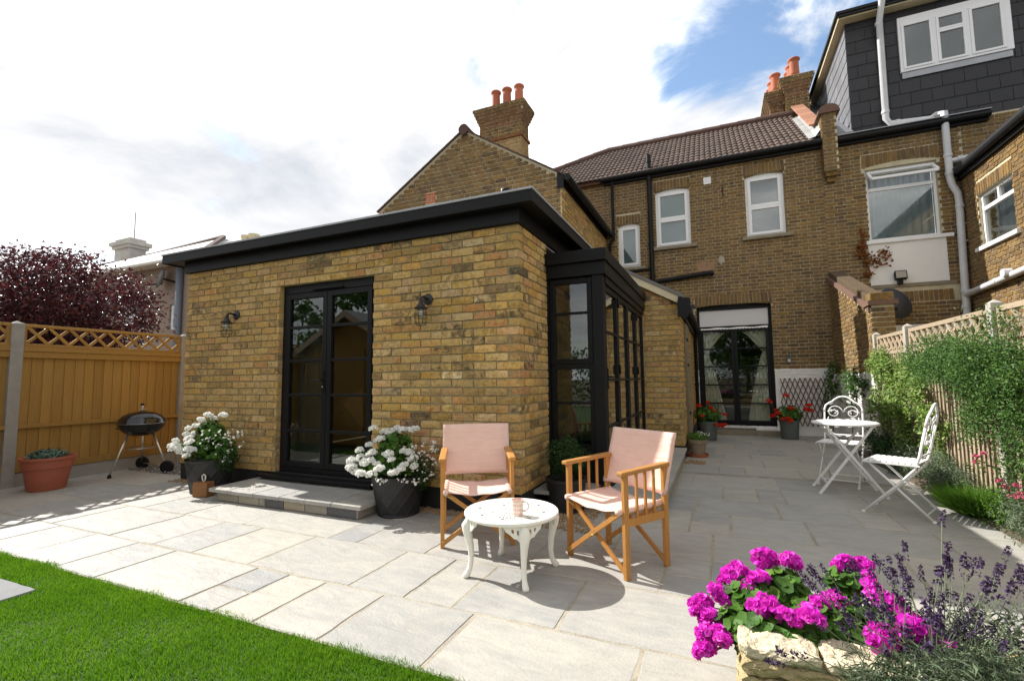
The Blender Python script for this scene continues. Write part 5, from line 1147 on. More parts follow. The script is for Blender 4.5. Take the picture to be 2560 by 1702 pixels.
# ------------------------------------------------------------------ big quilted pots with white flowers
M_quilt = mk('charcoal_planter', (.017,.017,.0185), .5, .25, 7, .15, 60)
M_soil = mk('potting_soil', (.03,.022,.016), .95, .4, 30, .8, 60)
def quilted_pot(parent, c, r0, r1, h):
    q = MB(); n, mz = 132, 56
    for j in range(mz+1):
        t = j/mz; z = h*t; R0 = r0+(r1-r0)*t**.9
        for i in range(n):
            a = 2*math.pi*i/n; u = a/(2*math.pi)*11; v = t*4.2
            if .05 < t < .93:
                d1 = abs(((u+v*.5) % 1)-.5)*2; d2 = abs(((u-v*.5) % 1)-.5)*2; g_ = max(math.exp(-((1-d1)/.13)**2), math.exp(-((1-d2)/.13)**2)); rr = R0+.007*g_-.002
            else: rr = R0+(.006 if t < .05 or t > .95 else 0)
            q.v.append((c[0]+rr*math.cos(a), c[1]+rr*math.sin(a), c[2]+z))
    for j in range(mz):
        for i in range(n): q.f.append((j*n+i, j*n+(i+1) % n, (j+1)*n+(i+1) % n, (j+1)*n+i))
    q.f.append(tuple(range(n))); o = q.build('pot', M_quilt, parent, smooth=True)
    q = MB(); q.lathe(c, [(r1+.006, h), (r1-.018, h), (r1-.025, h-.04), (0, h-.035)], 48); q.build('soil', M_soil, parent)
    return o
WH = [flower_head('flower_head', P_white, 80, .042, .024, 100+i) for i in range(4)]
WS = [flower_head('small_bloom', P_white, 7, .010, .014, 120+i, .6) for i in range(3)]
def white_planter(x, y, label, seed, big, small, leafpts, h=.34):
    t = thing('potted_geranium', label, 'potted plant', (x, y, 0), 0, 'white flowered quilted pots by the french doors')
    quilted_pot(t, (x, y, 0), .172, .235, h); g_ = np.random.default_rng(seed)
    P, U = [], []
    for (cx, cy, cz, rx, ry, rz, n) in leafpts:
        p, d = ball_points(g_, n, (x+cx, y+cy, cz), (rx, ry, rz), .5); P.append(p); U.append(d+np.array([0, 0, .6]))
    foliage('foliage', t, np.concatenate(P), np.concatenate(U), .048, G_ger, seed, shape='round')
    p, d = ball_points(g_, 2000, (x+.17*(1 if small else 0), y+.02, .36), (.17, .15, .17), .3); foliage('trailing_foliage', t, p, d+np.array([0, 0, .2]), .022, G_dark, seed+1, .6)
    heads(t, WH, [(x+a, y+b, c) for a, b, c in big]); heads(t, WS, [(x+a, y+b, c) for a, b, c in small], 'small_bloom', .7, 1.2, 1.2)
    stems('stems', t, [((x+a*.3, y+b*.3, h-.03), (x+a, y+b, c-.02)) for a, b, c in big], .004, M_stem)
# offsets are in world axes; (.92,.40) is along the picture, (-.40,.92) away from it
def fr(a, d, z): a *= 1.22; d *= 1.35; return (a*.917-d*.399, a*.399+d*.917, z)
big = [fr(-.19, .0, .735), fr(-.12, .02, .705), fr(-.07, .0, .70), fr(-.02, .03, .72), fr(.03, .0, .715), fr(.08, .0, .715), fr(.11, .02, .72), fr(-.26, -.08, .56), fr(-.31, -.1, .48), fr(-.30, -.13, .43), fr(-.27, -.14, .40), fr(-.24, -.1, .50),
       fr(-.20, -.14, .47), fr(-.15, -.15, .49), fr(-.11, -.16, .46), fr(-.16, -.12, .54), fr(-.20, -.05, .60), fr(-.05, -.15, .53), fr(-.02, -.17, .55), fr(.0, -.19, .50), fr(-.08, -.2, .43), fr(-.13, -.2, .385), fr(.02, -.22, .40), fr(.07, -.22, .43), fr(.09, -.2, .46), fr(.14, -.15, .50), fr(.15, -.17, .44), fr(-.20, -.22, .40), fr(-.12, -.05, .65), fr(-.17, .02, .62), fr(.06, -.1, .55), fr(.10, -.1, .54)]
small = [fr(rnd.uniform(.08, .29), rnd.uniform(-.22, .1), rnd.uniform(.30, .62)) for _ in range(90)]+[fr(rnd.uniform(-.12, .2), rnd.uniform(-.26, -.21), rnd.uniform(.31, .36)) for _ in range(22)]
white_planter(-1.07, -.235, 'large quilted black pot of white geraniums right of the french doors', 41, big, small,
              [(-.03, -.02, .60, .16, .13, .11, 330), (-.13, -.09, .44, .22, .17, .12, 520), (.06, -.06, .42, .19, .16, .11, 360)])
big = [fr(-.17, .0, .60), fr(-.05, .02, .80), fr(.08, .02, .80), fr(-.10, .0, .755), fr(-.12, -.02, .69), fr(-.19, -.03, .67), fr(-.18, -.06, .61), fr(-.15, -.06, .58), fr(-.27, -.1, .50), fr(-.24, -.1, .55), fr(-.22, -.12, .50), fr(-.25, -.12, .46), fr(-.19, -.13, .47), fr(-.17, -.14, .43), fr(-.09, -.14, .54), fr(-.08, -.16, .47), fr(-.05, -.16, .46), fr(-.08, -.18, .41), fr(-.13, -.1, .57), fr(-.02, .05, .76)]
small = [fr(rnd.uniform(-.05, .28), rnd.uniform(-.2, .1), rnd.uniform(.44, .66)) for _ in range(95)]+[fr(rnd.uniform(.08, .25), rnd.uniform(-.16, -.05), rnd.uniform(.30, .45)) for _ in range(20)]
white_planter(-3.50, -.29, 'large quilted black pot of white geraniums in the corner by the wood block', 47, big, small,
              [(-.05, .02, .62, .17, .13, .13, 400), (-.10, -.06, .47, .20, .16, .11, 420), (.12, .0, .45, .19, .15, .15, 360)], .35)
# wooden door stop with rope loop
wb = thing('wooden_door_stop', 'small brown wooden block with rope loop beside the stone step', 'door stop', (-3.33, -.47, 0), R_(12))
q = MB(); q.box(-.085, .085, -.05, .05, 0, .145); q.build('wood_block', mk('oiled_oak', (.23,.10,.03), .6, .35, 10, .25, 50, stretch=(1,6,6)), wb, bevel=.006, world=False)
q = MB(); q.path([(.0, 0, .14), (-.018, 0, .17), (-.02, 0, .205), (0, 0, .22), (.02, 0, .205), (.018, 0, .17), (.003, 0, .14)], .007, 8); q.build('rope_loop', mk('white_rope', (.62,.60,.54), .9, .15, 80, .4, 200), wb, smooth=True, world=False)
# terracotta pot by the fence
tp = thing('terracotta_pot', 'large terracotta bowl pot with low succulents by the left fence', 'potted plant', (-5.33, -.9, 0))
pot_lathe(tp, 'pot', (-5.33, -.9, 0), [(0, 0), (.155, 0), (.165, .02), (.20, .24), (.215, .245), (.225, .33), (.24, .335), (.24, .36), (.215, .36), (.205, .32), (0, .32)], mk('terracotta_plastic', (.36,.10,.055), .6, .15, 8, .15, 60, dirt=.15))
g_ = np.random.default_rng(7); p, d = ball_points(g_, 900, (-5.33, -.9, .37), (.17, .17, .07), .2); foliage('succulent_foliage', tp, p, d+np.array([0, 0, 1.]), .05, leafmat('succulent', [(0, (.05,.09,.06)), (.6, (.12,.19,.14)), (1, (.22,.30,.24))], .1, .5), 8, .35)
# kettle barbecue
bq = thing('kettle_barbecue', 'black kettle barbecue on three legs with two wheels by the left fence', 'barbecue', (-5.36, .03, 0))
M_enam = mk('black_enamel', (.008,.008,.009), .12, .1, 9, 0, spec=.6); M_alu = mk('aluminium_leg', (.60,.60,.58), .3, .08, 10, 0, metal=.9)
bx, by_, bz = -5.36, .03, .64; rb = .262
q = MB(); q.lathe((bx, by_, bz), [(0, -.165), (.10, -.155), (.18, -.115), (.235, -.06), (rb-.006, -.006), (rb, 0)], 40); q.build('bowl', M_enam, bq, smooth=True)
q = MB(); q.lathe((bx, by_, bz), [(rb+.004, .0), (rb+.008, .006), (rb, .012), (.245, .055), (.20, .105), (.13, .14), (.05, .155), (0, .157)], 40); lid = q.build('lid', M_enam, bq, smooth=True)
q = MB(); q.lathe((bx, by_, bz+.004), [(rb+.006, -.004), (rb+.012, .0), (rb+.006, .004)], 40); q.build('rim', mk('rim_steel', (.25,.25,.25), .3, .1, 9, 0, metal=.8), bq, smooth=True)
q = MB(); q.path([(bx, by_, bz+.155), (bx, by_, bz+.19)], .012, 8); q.lathe((bx, by_, bz+.175), [(0, 0), (.05, .006), (.055, .012)], 16); q.path([(bx, by_, bz+.19), (bx, by_, bz+.235)], .014, 8); q.build('handle_stem', M_alu, lid, smooth=True)
q = MB(); q.lathe((bx, by_, bz+.23), [(.0, 0), (.02, .0), (.022, .02), (.0, .03)], 12); q.build('handle_knob', M_blackpl, lid, smooth=True)
q = MB(); dd = Vector((-.917, -.399, 0)); c_ = Vector((bx, by_, bz-.05)); q.path([c_+dd*.22, c_+dd*.27+Vector((0, 0, -.012))], .009, 6); q.build('handle_bracket', mk('brass_wood', (.55,.42,.25), .5, .1, 9, 0), bq)
q = MB(); q.path([c_+dd*.27+Vector((.02, -.05, -.012)), c_+dd*.275+Vector((-.005, .0, -.014)), c_+dd*.27+Vector((-.03, .05, -.012))], .013, 8); q.build('side_handle', M_blackpl, bq, smooth=True)
feet = [(-5.35, -.30), (-5.03, .17), (-5.70, .25)]
for i, (fx, fy) in enumerate(feet):
    top = Vector((bx+(fx-bx)*.45, by_+(fy-by_)*.45, bz-.125)); q = MB(); q.path([top, (fx, fy, .03 if i == 0 else .075)], .011, 8); q.build('leg', M_alu, bq, smooth=True)
    if i == 0: q = MB(); q.lathe((fx, fy, 0), [(0, 0), (.022, 0), (.02, .03), (.012, .045), (0, .045)], 12); q.build('foot_cap', M_blackpl, bq, smooth=True)
    else:
        q = MB(); q.lathe((0, 0, 0), [(0, -.018), (.05, -.018), (.072, -.02), (.08, -.012), (.08, .012), (.072, .02), (.05, .018), (0, .018)], 24, 'x'); o = q.build('wheel', M_blackpl, bq, smooth=True); o.location = (fx, fy, .08); o.rotation_euler = (0, 0, R_(-58))
q = MB(); q.path([(feet[1][0], feet[1][1], .08), (feet[2][0], feet[2][1], .08)], .007, 6); q.build('axle', M_alu, bq)
q = MB(); q.lathe((bx, by_, .32), [(0, 0), (.15, .0), (.165, .012), (.15, .006), (0, .006)], 28); q.build('ash_tray', M_alu, bq, smooth=True)
# box ball in the nook
bp = thing('box_plant', 'dark potted box shrub in the nook below the corner window', 'potted plant', (.27, .40, 0))
pot_lathe(bp, 'pot', (.27, .40, 0), [(0, 0), (.15, 0), (.155, .02), (.175, .25), (.185, .255), (.185, .28), (.165, .28), (.16, .24), (0, .24)], M_quilt)
g_ = np.random.default_rng(17); P, U = [], []
for (a, b, c, r_, n) in ((0, 0, .42, .17, 1500), (-.08, .05, .50, .12, 800), (.09, -.05, .47, .13, 800), (.02, .06, .56, .09, 500)):
    p, d = ball_points(g_, n, (.27+a, .40+b, c), (r_, r_, r_*.9), .5); P.append(p); U.append(d)
foliage('foliage', bp, np.concatenate(P), np.concatenate(U), .022, G_dark, 18, .6)
# red geraniums by the rear door
RH_ = [flower_head('flower_head', P_red, 60, .05, .03, 200+i) for i in range(3)]
M_zinc = mk('aged_zinc_pot', (.13,.15,.14), .5, .2, 10, .1, 60, metal=.3)
def red_planter(x, y, label, seed, offs, h=.36):
    z = gz(y); t = thing('potted_red_geranium', label, 'potted plant', (x, y, z), 0, 'red geraniums by the rear door')
    pot_lathe(t, 'pot', (x, y, z), [(0, 0), (.14, 0), (.145, .01), (.17, h-.03), (.178, h-.025), (.178, h), (.16, h), (.155, h-.04), (0, h-.04)], M_zinc)
    g_ = np.random.default_rng(seed); p, d = ball_points(g_, 420, (x, y, z+h+.12), (.25, .22, .17), .4); foliage('foliage', t, p, d+np.array([0, 0, .6]), .065, G_ger, seed, shape='round')
    heads(t, RH_, [(x+a, y+b, z+c) for a, b, c in offs], smin=.8, smax=1.2); stems('stems', t, [((x+a*.3, y+b*.3, z+h), (x+a, y+b, z+c)) for a, b, c in offs], .004, M_stem)
red_planter(2.78, 6.85, 'zinc pot of red geraniums right of the rear door under the trellis', 61, [(-.33, -.1, .72), (-.04, -.1, .84), (.02, -.2, .60), (-.20, -.15, .50), (-.12, -.2, .40), (-.03, -.22, .40), (.0, -.25, .36), (.33, -.1, .66), (.35, -.1, .56), (.28, -.1, .58), (-.28, -.1, .45), (-.22, .0, .55)])
red_planter(1.34, 6.1, 'zinc pot of red geraniums left of the rear door beside the lean-to', 67, [(.02, -.1, .72), (.07, -.12, .62), (.13, -.12, .56), (-.08, -.2, .47), (.30, -.1, .50), (.22, -.2, .30), (.28, -.22, .31), (.14, -.18, .32), (-.14, -.1, .66)])
sp = thing('small_terracotta_planter', 'small weathered clay pot in red saucer at the lean-to corner', 'potted plant', (1.235, 3.86, 0))
pot_lathe(sp, 'saucer', (1.235, 3.86, gz(3.86)), [(0, 0), (.135, 0), (.155, .045), (.145, .045), (.13, .012), (0, .012)], M_pot)
pot_lathe(sp, 'pot', (1.235, 3.86, gz(3.86)+.014), [(0, 0), (.09, 0), (.125, .18), (.14, .185), (.145, .24), (.125, .24), (.12, .2), (0, .2)], mk('aged_clay', (.27,.21,.14), .9, .35, 9, .4, 50, dirt=.5))
g_ = np.random.default_rng(71); p, d = ball_points(g_, 700, (1.235, 3.86, .27), (.17, .16, .08), .2); foliage('foliage', sp, p, d+np.array([0, 0, .6]), .03, G_lime, 72, .5)
heads(sp, WS, [(1.235+rnd.uniform(.0, .17), 3.86+rnd.uniform(-.15, .1), .29+rnd.uniform(0, .06)) for _ in range(26)], 'small_bloom', .6, 1.0, 1)
# expanding trellis
et = thing('expanding_trellis', 'brown expanding wooden trellis leaning on the white painted wall', 'trellis', (3.15, 7.6, 0))
M_et = mk('red_brown_lath', (.12,.045,.03), .7, .25, 12, .2, 60)
n = 9; xa, xb, za, zb = 2.74, 3.56, .13, 1.08; sx = (xb-xa)/n; hh_ = (zb-za)
for i in range(-4, n+4):
    for sg in (1, -1):
        x0 = xa+i*sx; x1 = x0+sg*sx*4.0
        t0, t1 = 0, 1
        lo, hi = (xa, xb)
        def cut(t): return x0+(x1-x0)*t
        ts = sorted([(lo-x0)/(x1-x0), (hi-x0)/(x1-x0)]); t0, t1 = max(0, ts[0]), min(1, ts[1])
        if t1-t0 < .06: continue
        q = MB(); q.bar((cut(t0), 7.60+(.008 if sg > 0 else -.006), za+hh_*t0), (cut(t1), 7.60+(.008 if sg > 0 else -.006), za+hh_*t1+.03), .016, .010, (0, 1, 0)); q.build('lath', M_et, et)
# ------------------------------------------------------------------ director's chairs
M_teak = woodmat('golden_hardwood', (.30,.125,.028), (.56,.28,.08), .10, (22, 22, 3), .5, False)
M_canvas = clothmat('coral_canvas', (.97,.70,.60), .30, True)
M_brass = mk('brass_fitting', (.55,.45,.20), .35, .1, 20, 0, metal=.9)
def director_chair(label, loc, rz):
    t = thing('directors_chair', label, 'chair', loc, rz, 'coral canvas director chairs')
    hw, hd = .245, .178
    for sx in (-1, 1):
        x = sx*hw
        for (y, h) in ((-hd, .588), (hd, .605)):
            q = MB(); q.box(x-.013, x+.013, y-.018, y+.018, 0, h); q.build('leg', M_teak, t, bevel=.003, world=False)
        q = MB(); q.box(x-.011, x+.011, -hd+.018, hd-.018, .292, .337); q.build('side_rail', M_teak, t, bevel=.003, world=False)
        q = MB(); pts = []
        q.add([(x-.026*1, -hd-.045, .585), (x+.026, -hd-.045, .585), (x+.028, hd+.03, .604), (x-.028, hd+.03, .604), (x-.024, -hd-.045, .612), (x+.024, -hd-.045, .612), (x+.026, hd+.03, .630), (x-.026, hd+.03, .630)], [(0,3,2,1),(4,5,6,7),(0,1,5,4),(1,2,6,5),(2,3,7,6),(3,0,4,7)])
        q.build('armrest', M_teak, t, bevel=.008, world=False)
        for k in (-1, 0, 1):
            q = MB(); q.box(x-.007, x+.007, k*.078-.008, k*.078+.008, .335, .596); q.build('spindle', M_teak, t, bevel=.002, world=False)
        q = MB(); q.bar((x-sx*.022, -hd-.03, .372), (x-sx*.022, hd+.0, .372), .02, .03); q.build('seat_rail', M_teak, t, bevel=.002, world=False)
        q = MB(); q.bar((x-sx*.012, -hd-.024, .362), (x-sx*.075, -hd-.024, .338), .006, .018, (0, -1, 0)); q.build('hinge_plate', M_brass, t, world=False)
        q = MB(); q.bar((x-sx*.004, hd-.010, .40), (x-sx*.004, hd+.104, .798), .018, .018, (0, 1, 0)); q.build('back_post', M_teak, t, bevel=.003, world=False)
    for y, o in ((-hd-.026, .0), (hd-.03, .0)):
        for sx, dy in ((1, 0), (-1, .019)):
            q = MB(); q.bar((sx*(hw-.03), y+dy, .365), (-sx*(hw-.0), y+dy, .035), .016, .028, (0, 1, 0)) if False else q.bar((sx*(hw-.03), y+dy, .365), (-sx*(hw-.004), y+dy, .035), .028, .016, (0, 1, 0)); q.build('cross_leg', M_teak, t, bevel=.002, world=False)
        q = MB(); q.path([(0, y-.012, .195), (0, y+.032, .195)], .006, 8); q.build('pivot_bolt', M_brass, t, smooth=True, world=False)
    # seat: canvas sling that sags and wraps the rails
    q = MB(); nx, ny = 22, 10
    for j in range(ny+1):
        v = j/ny; y = -hd-.045+(2*hd+.055)*v
        for i in range(nx+1):
            u = i/nx*2-1; x = u*(hw-.008); sag = .030*(1-abs(u)**2.2)*(.8+.35*(1-v)); z = .396-sag+.004*math.sin(u*9+v*4)*(1-abs(u))
            if abs(u) > .93: z -= .012*(abs(u)-.93)/.07
            q.v.append((x, y, z))
    W_ = nx+1; n0 = len(q.v)
    for j in range(ny):
        for i in range(nx): k = j*W_+i; q.f.append((k, k+1, k+W_+1, k+W_))
    for (x, y, z) in list(q.v): q.v.append((x, y, z-.0035))
    for j in range(ny):
        for i in range(nx): k = n0+j*W_+i; q.f.append((k, k+W_, k+W_+1, k+1))
    for i in range(nx): q.f.append((i, n0+i, n0+i+1, i+1)); b = ny*W_; q.f.append((b+i, b+i+1, n0+b+i+1, n0+b+i))
    for j in range(ny): q.f.append((j*W_, (j+1)*W_, n0+(j+1)*W_, n0+j*W_)); q.f.append((j*W_+nx, n0+j*W_+nx, n0+(j+1)*W_+nx, (j+1)*W_+nx))
    q.build('seat', M_canvas, t, smooth=True, world=False)
    for sx in (-1, 1):
        q = MB(); q.path([(sx*(hw-.022), -hd-.046, .380), (sx*(hw-.022), hd+.01, .380)], .019, 10); q.build('seat_sleeve', M_canvas, t, smooth=True, world=False)
    # back: flat sling with sleeves round the posts
    q = MB(); nx, nz = 20, 12
    for s_ in (0, 1):
        for j in range(nz+1):
            v = j/nz; z = .432+.37*v; y0 = hd-.012+.118*v
            for i in range(nx+1):
                u = i/nx*2-1; edge = 1 if abs(u) > .88 else 0; th = .015 if edge else .003
                belly = .020*(1-u*u)*(1-.3*v)+.0025*math.sin(v*18+u*2)*(1-abs(u))
                q.v.append((u*(hw+.016), y0+belly+(th if s_ else -th), z))
    W_ = nx+1; n0 = (nz+1)*W_
    for j in range(nz):
        for i in range(nx): k = j*W_+i; q.f.append((k, k+1, k+W_+1, k+W_)); k += n0; q.f.append((k, k+W_, k+W_+1, k+1))
    for i in range(nx): q.f.append((i, n0+i, n0+i+1, i+1)); b = nz*W_; q.f.append((b+i, b+i+1, n0+b+i+1, n0+b+i))
    for j in range(nz): q.f.append((j*W_, (j+1)*W_, n0+(j+1)*W_, n0+j*W_)); q.f.append((j*W_+nx, n0+j*W_+nx, n0+(j+1)*W_+nx, (j+1)*W_+nx))
    q.build('back', M_canvas, t, smooth=True, world=False)
    return t
director_chair("coral canvas director's chair standing against the brick corner", (-.118, -.56, 0), R_(29.2))
director_chair("coral canvas director's chair to the right of the white table", (.9135, -.603, 0), R_(-32.2))
# ------------------------------------------------------------------ cast coffee table
M_wiron = mk('cream_white_cast_metal', (.80,.78,.70), .4, .05, 12, .25, 60)
ct = thing('cast_coffee_table', 'round white cast metal table with pierced top and curved legs', 'table', (.362, -1.02, 0), R_(-6))
TH, TR = .363, .287
def disc_cells():
    q = MB(); seg = 96
    bands = [(0, .03, 0), (.03, .045, 1), (.045, .065, 0), (.065, .09, 2), (.09, .105, 0), (.105, .135, 3), (.135, .15, 0), (.15, .178, 4), (.178, .19, 0), (.19, .21, 5), (.21, TR-.012, 0)]
    def hole(b, i):
        s = i % 24
        if b == 1: return i % 16 < 7
        if b == 2: return s in (1, 2, 5, 6, 14, 15)
        if b == 3: return s in (2, 6, 13, 14, 18)
        if b == 4: return s in (1, 3, 5, 7, 9, 16, 18, 20)
        if b == 5: return s in (3, 4, 8, 12, 15, 16, 21)
        return False
    z1, z0 = TH, TH-.004; ok = {}
    for bi, (ra, rb_, b) in enumerate(bands):
        for i in range(seg): ok[bi, i] = not hole(b, i)
    for bi, (ra, rb_, b) in enumerate(bands):
        for i in range(seg):
            if not ok[bi, i]: continue
            a0, a1 = 2*math.pi*i/seg, 2*math.pi*(i+1)/seg; c = [(ra*math.cos(a0), ra*math.sin(a0)), (rb_*math.cos(a0), rb_*math.sin(a0)), (rb_*math.cos(a1), rb_*math.sin(a1)), (ra*math.cos(a1), ra*math.sin(a1))]
            n = len(q.v); q.v += [(x, y, z1) for x, y in c]+[(x, y, z0) for x, y in c]; q.f += [(n, n+1, n+2, n+3), (n+7, n+6, n+5, n+4)]
            for (p_, q_, nb_) in ((0, 3, (bi-1, i)), (1, 2, (bi+1, i)), (0, 1, (bi, (i-1) % seg)), (3, 2, (bi, (i+1) % seg))):
                if not ok.get(nb_, True): q.f.append((n+p_, n+q_, n+4+q_, n+4+p_))
    return q
o = disc_cells().build('table_top', M_wiron, ct, world=False)
q = MB(); q.lathe((0, 0, TH), [(TR-.014, -.012), (TR-.012, .001), (TR-.006, .003), (TR, -.003), (TR+.001, -.012), (TR-.004, -.020), (TR-.014, -.022), (TR-.014, -.012)], 64); q.build('table_rim', M_wiron, ct, smooth=True, world=False)
q = MB(); q.lathe((0, 0, TH), [(TR-.03, -.004), (TR-.028, .0025), (TR-.022, .0025), (TR-.02, -.004)], 64); q.build('rim_bead', M_wiron, o)
for k in range(4):
    a = math.pi/4+k*math.pi/2; c_, s_ = math.cos(a), math.sin(a)
    P = lambda r_, tt, z: (r_*c_-tt*s_, r_*s_+tt*c_, z)
    q = MB(); prof = [(.215, .345, .018), (.258, .325, .028), (.275, .295, .034), (.272, .26, .028), (.262, .22, .0225), (.252, .16, .0185), (.250, .10, .0155), (.258, .05, .0155), (.274, .02, .019), (.286, .007, .020), (.288, .0, .014)]
    q.path([P(r_, 0, z) for r_, z, w_ in prof], [w_ for r_, z, w_ in prof], 12); lg = q.build('leg', M_wiron, ct, smooth=True, world=False)
    # pierced bracket: curved plate with scallops, holes and a rose
    q = MB(); n = 16
    for i in range(n):
        u0_, u1_ = -1+2*i/n, -1+2*(i+1)/n
        def zb(u): return .345-(.095*(1-abs(u))**.7+.010*abs(math.sin(u*9)))
        if i in (3, 5, 10, 12): segs = [(0, .30), (.62, 1)]
        else: segs = [(0, 1)]
        for (f0, f1) in segs:
            vv = []
            for d_ in (-.004, .004):
                for u in (u0_, u1_):
                    for f in (f0, f1): z = .345+(zb(u)-.345)*f; tt = u*.115; r_ = .265-.35*tt*tt*6+d_; vv.append(P(r_, tt, z))
            q.add(vv, [(0,1,3,2), (4,6,7,5), (0,2,6,4), (1,5,7,3), (0,4,5,1), (2,3,7,6)])
    q.build('leg_bracket', M_wiron, lg)
    q = MB(); cpt = Vector(P(.288, 0, .292)); nn = Vector((c_, s_, 0)); tt_ = Vector((-s_, c_, 0))
    for ring, (rr_, m_) in enumerate(((.004, 1), (.012, 5), (.021, 8), (.030, 10))):
        for j in range(m_):
            b_ = 2*math.pi*j/m_+ring*.4; p_ = cpt+(tt_*math.cos(b_)+Vector((0, 0, 1))*math.sin(b_))*rr_-nn*ring*.003; q.path([p_-nn*.004, p_+nn*.002, p_+nn*.004], [.007, .0065, .002], 6)
    q.build('rose', M_wiron, lg, smooth=True)
mg = thing('mug', 'pale pink patterned mug on the white table', 'mug', (.445, -1.117, .364))
def mugmat():
    m, t, out = newmat('pink_lattice_glaze'); tcn = t.nodes.new('ShaderNodeTexCoord'); sp_ = t.nodes.new('ShaderNodeSeparateXYZ'); t.links.new(tcn.outputs['Object'], sp_.inputs[0])
    an = mth(t, 'ARCTAN2', sp_.outputs[1], sp_.outputs[0]); u = mth(t, 'MULTIPLY', an, 5.1); v = mth(t, 'MULTIPLY', sp_.outputs[2], 125)
    f = mth(t, 'MULTIPLY', mth(t, 'SINE', mth(t, 'ADD', mth(t, 'MULTIPLY', u, 2), v)), mth(t, 'SINE', mth(t, 'SUBTRACT', mth(t, 'MULTIPLY', u, 2), v)))
    c = mixc(t, ramp_(t, mth(t, 'ADD', mth(t, 'MULTIPLY', f, .5), .5), [(.45, (0,0,0)), (.6, (1,1,1))]), (.68,.45,.38), (.80,.68,.60)); princ(t, out, c, .3); return m
q = MB(); q.lathe((0, 0, 0), [(0, 0), (.026, 0), (.029, .003), (.037, .09), (.0375, .092), (.035, .092), (.027, .008), (0, .006)], 40); o = q.build('mug_body', mugmat(), mg, sharp=60, world=False)
q = MB(); hv = Vector((.917, .399, 0)); q.path([hv*.035+Vector((0, 0, .076)), hv*.052+Vector((0, 0, .078)), hv*.063+Vector((0, 0, .06)), hv*.061+Vector((0, 0, .038)), hv*.046+Vector((0, 0, .024)), hv*.030+Vector((0, 0, .024))], .0048, 8); q.build('mug_handle', mk('cream_glaze', (.80,.74,.68), .3, .02, 9, 0), mg, smooth=True, world=False)
# ------------------------------------------------------------------ bistro set
M_wf = mk('white_painted_iron', (.80,.79,.77), .45, .04, 15, .08, 60)
bt = thing('bistro_table', 'round white folding bistro table with crossed legs', 'table', (2.70, 2.0, 0))
q = MB(); q.lathe((2.70, 2.0, .69), [(0, .006), (.27, .006), (.285, .0), (.288, -.012), (.282, -.02), (.278, -.008), (0, -.004)], 56); bo = q.build('table_top', M_wf, bt, smooth=True)
for y, dx in ((1.83, 1), (2.19, 1)):
    for sx in (-1, 1):
        yy = y+(.012 if sx > 0 else -.012); q = MB(); q.bar((2.70-sx*.265, yy, .012), (2.70+sx*.205, yy, .68), .012, .022, (0, 1, 0)) if False else q.bar((2.70-sx*.265, yy, .012), (2.70+sx*.205, yy, .68), .024, .012, (0, 1, 0)); q.build('leg', M_wf, bt, bevel=.002)
        q = MB(); q.lathe((2.70-sx*.268, yy, 0), [(0, 0), (.017, 0), (.016, .014), (0, .02)], 10); q.build('foot', M_wf, bt, smooth=True)
for sx in (-1, 1):
    q = MB(); q.bar((2.70+sx*.205, 1.83, .665), (2.70+sx*.205, 2.19, .665), .015, .02); q.bar((2.70-sx*.20, 1.83, .105), (2.70-sx*.20, 2.19, .105), .012, .02); q.build('stretcher', M_wf, bt)
def scroll(cx, cz, r, a0, a1, k, n=14): return [(cx+r*(1-k*i/n)*math.cos(a0+(a1-a0)*i/n), cz+r*(1-k*i/n)*math.sin(a0+(a1-a0)*i/n)) for i in range(n+1)]
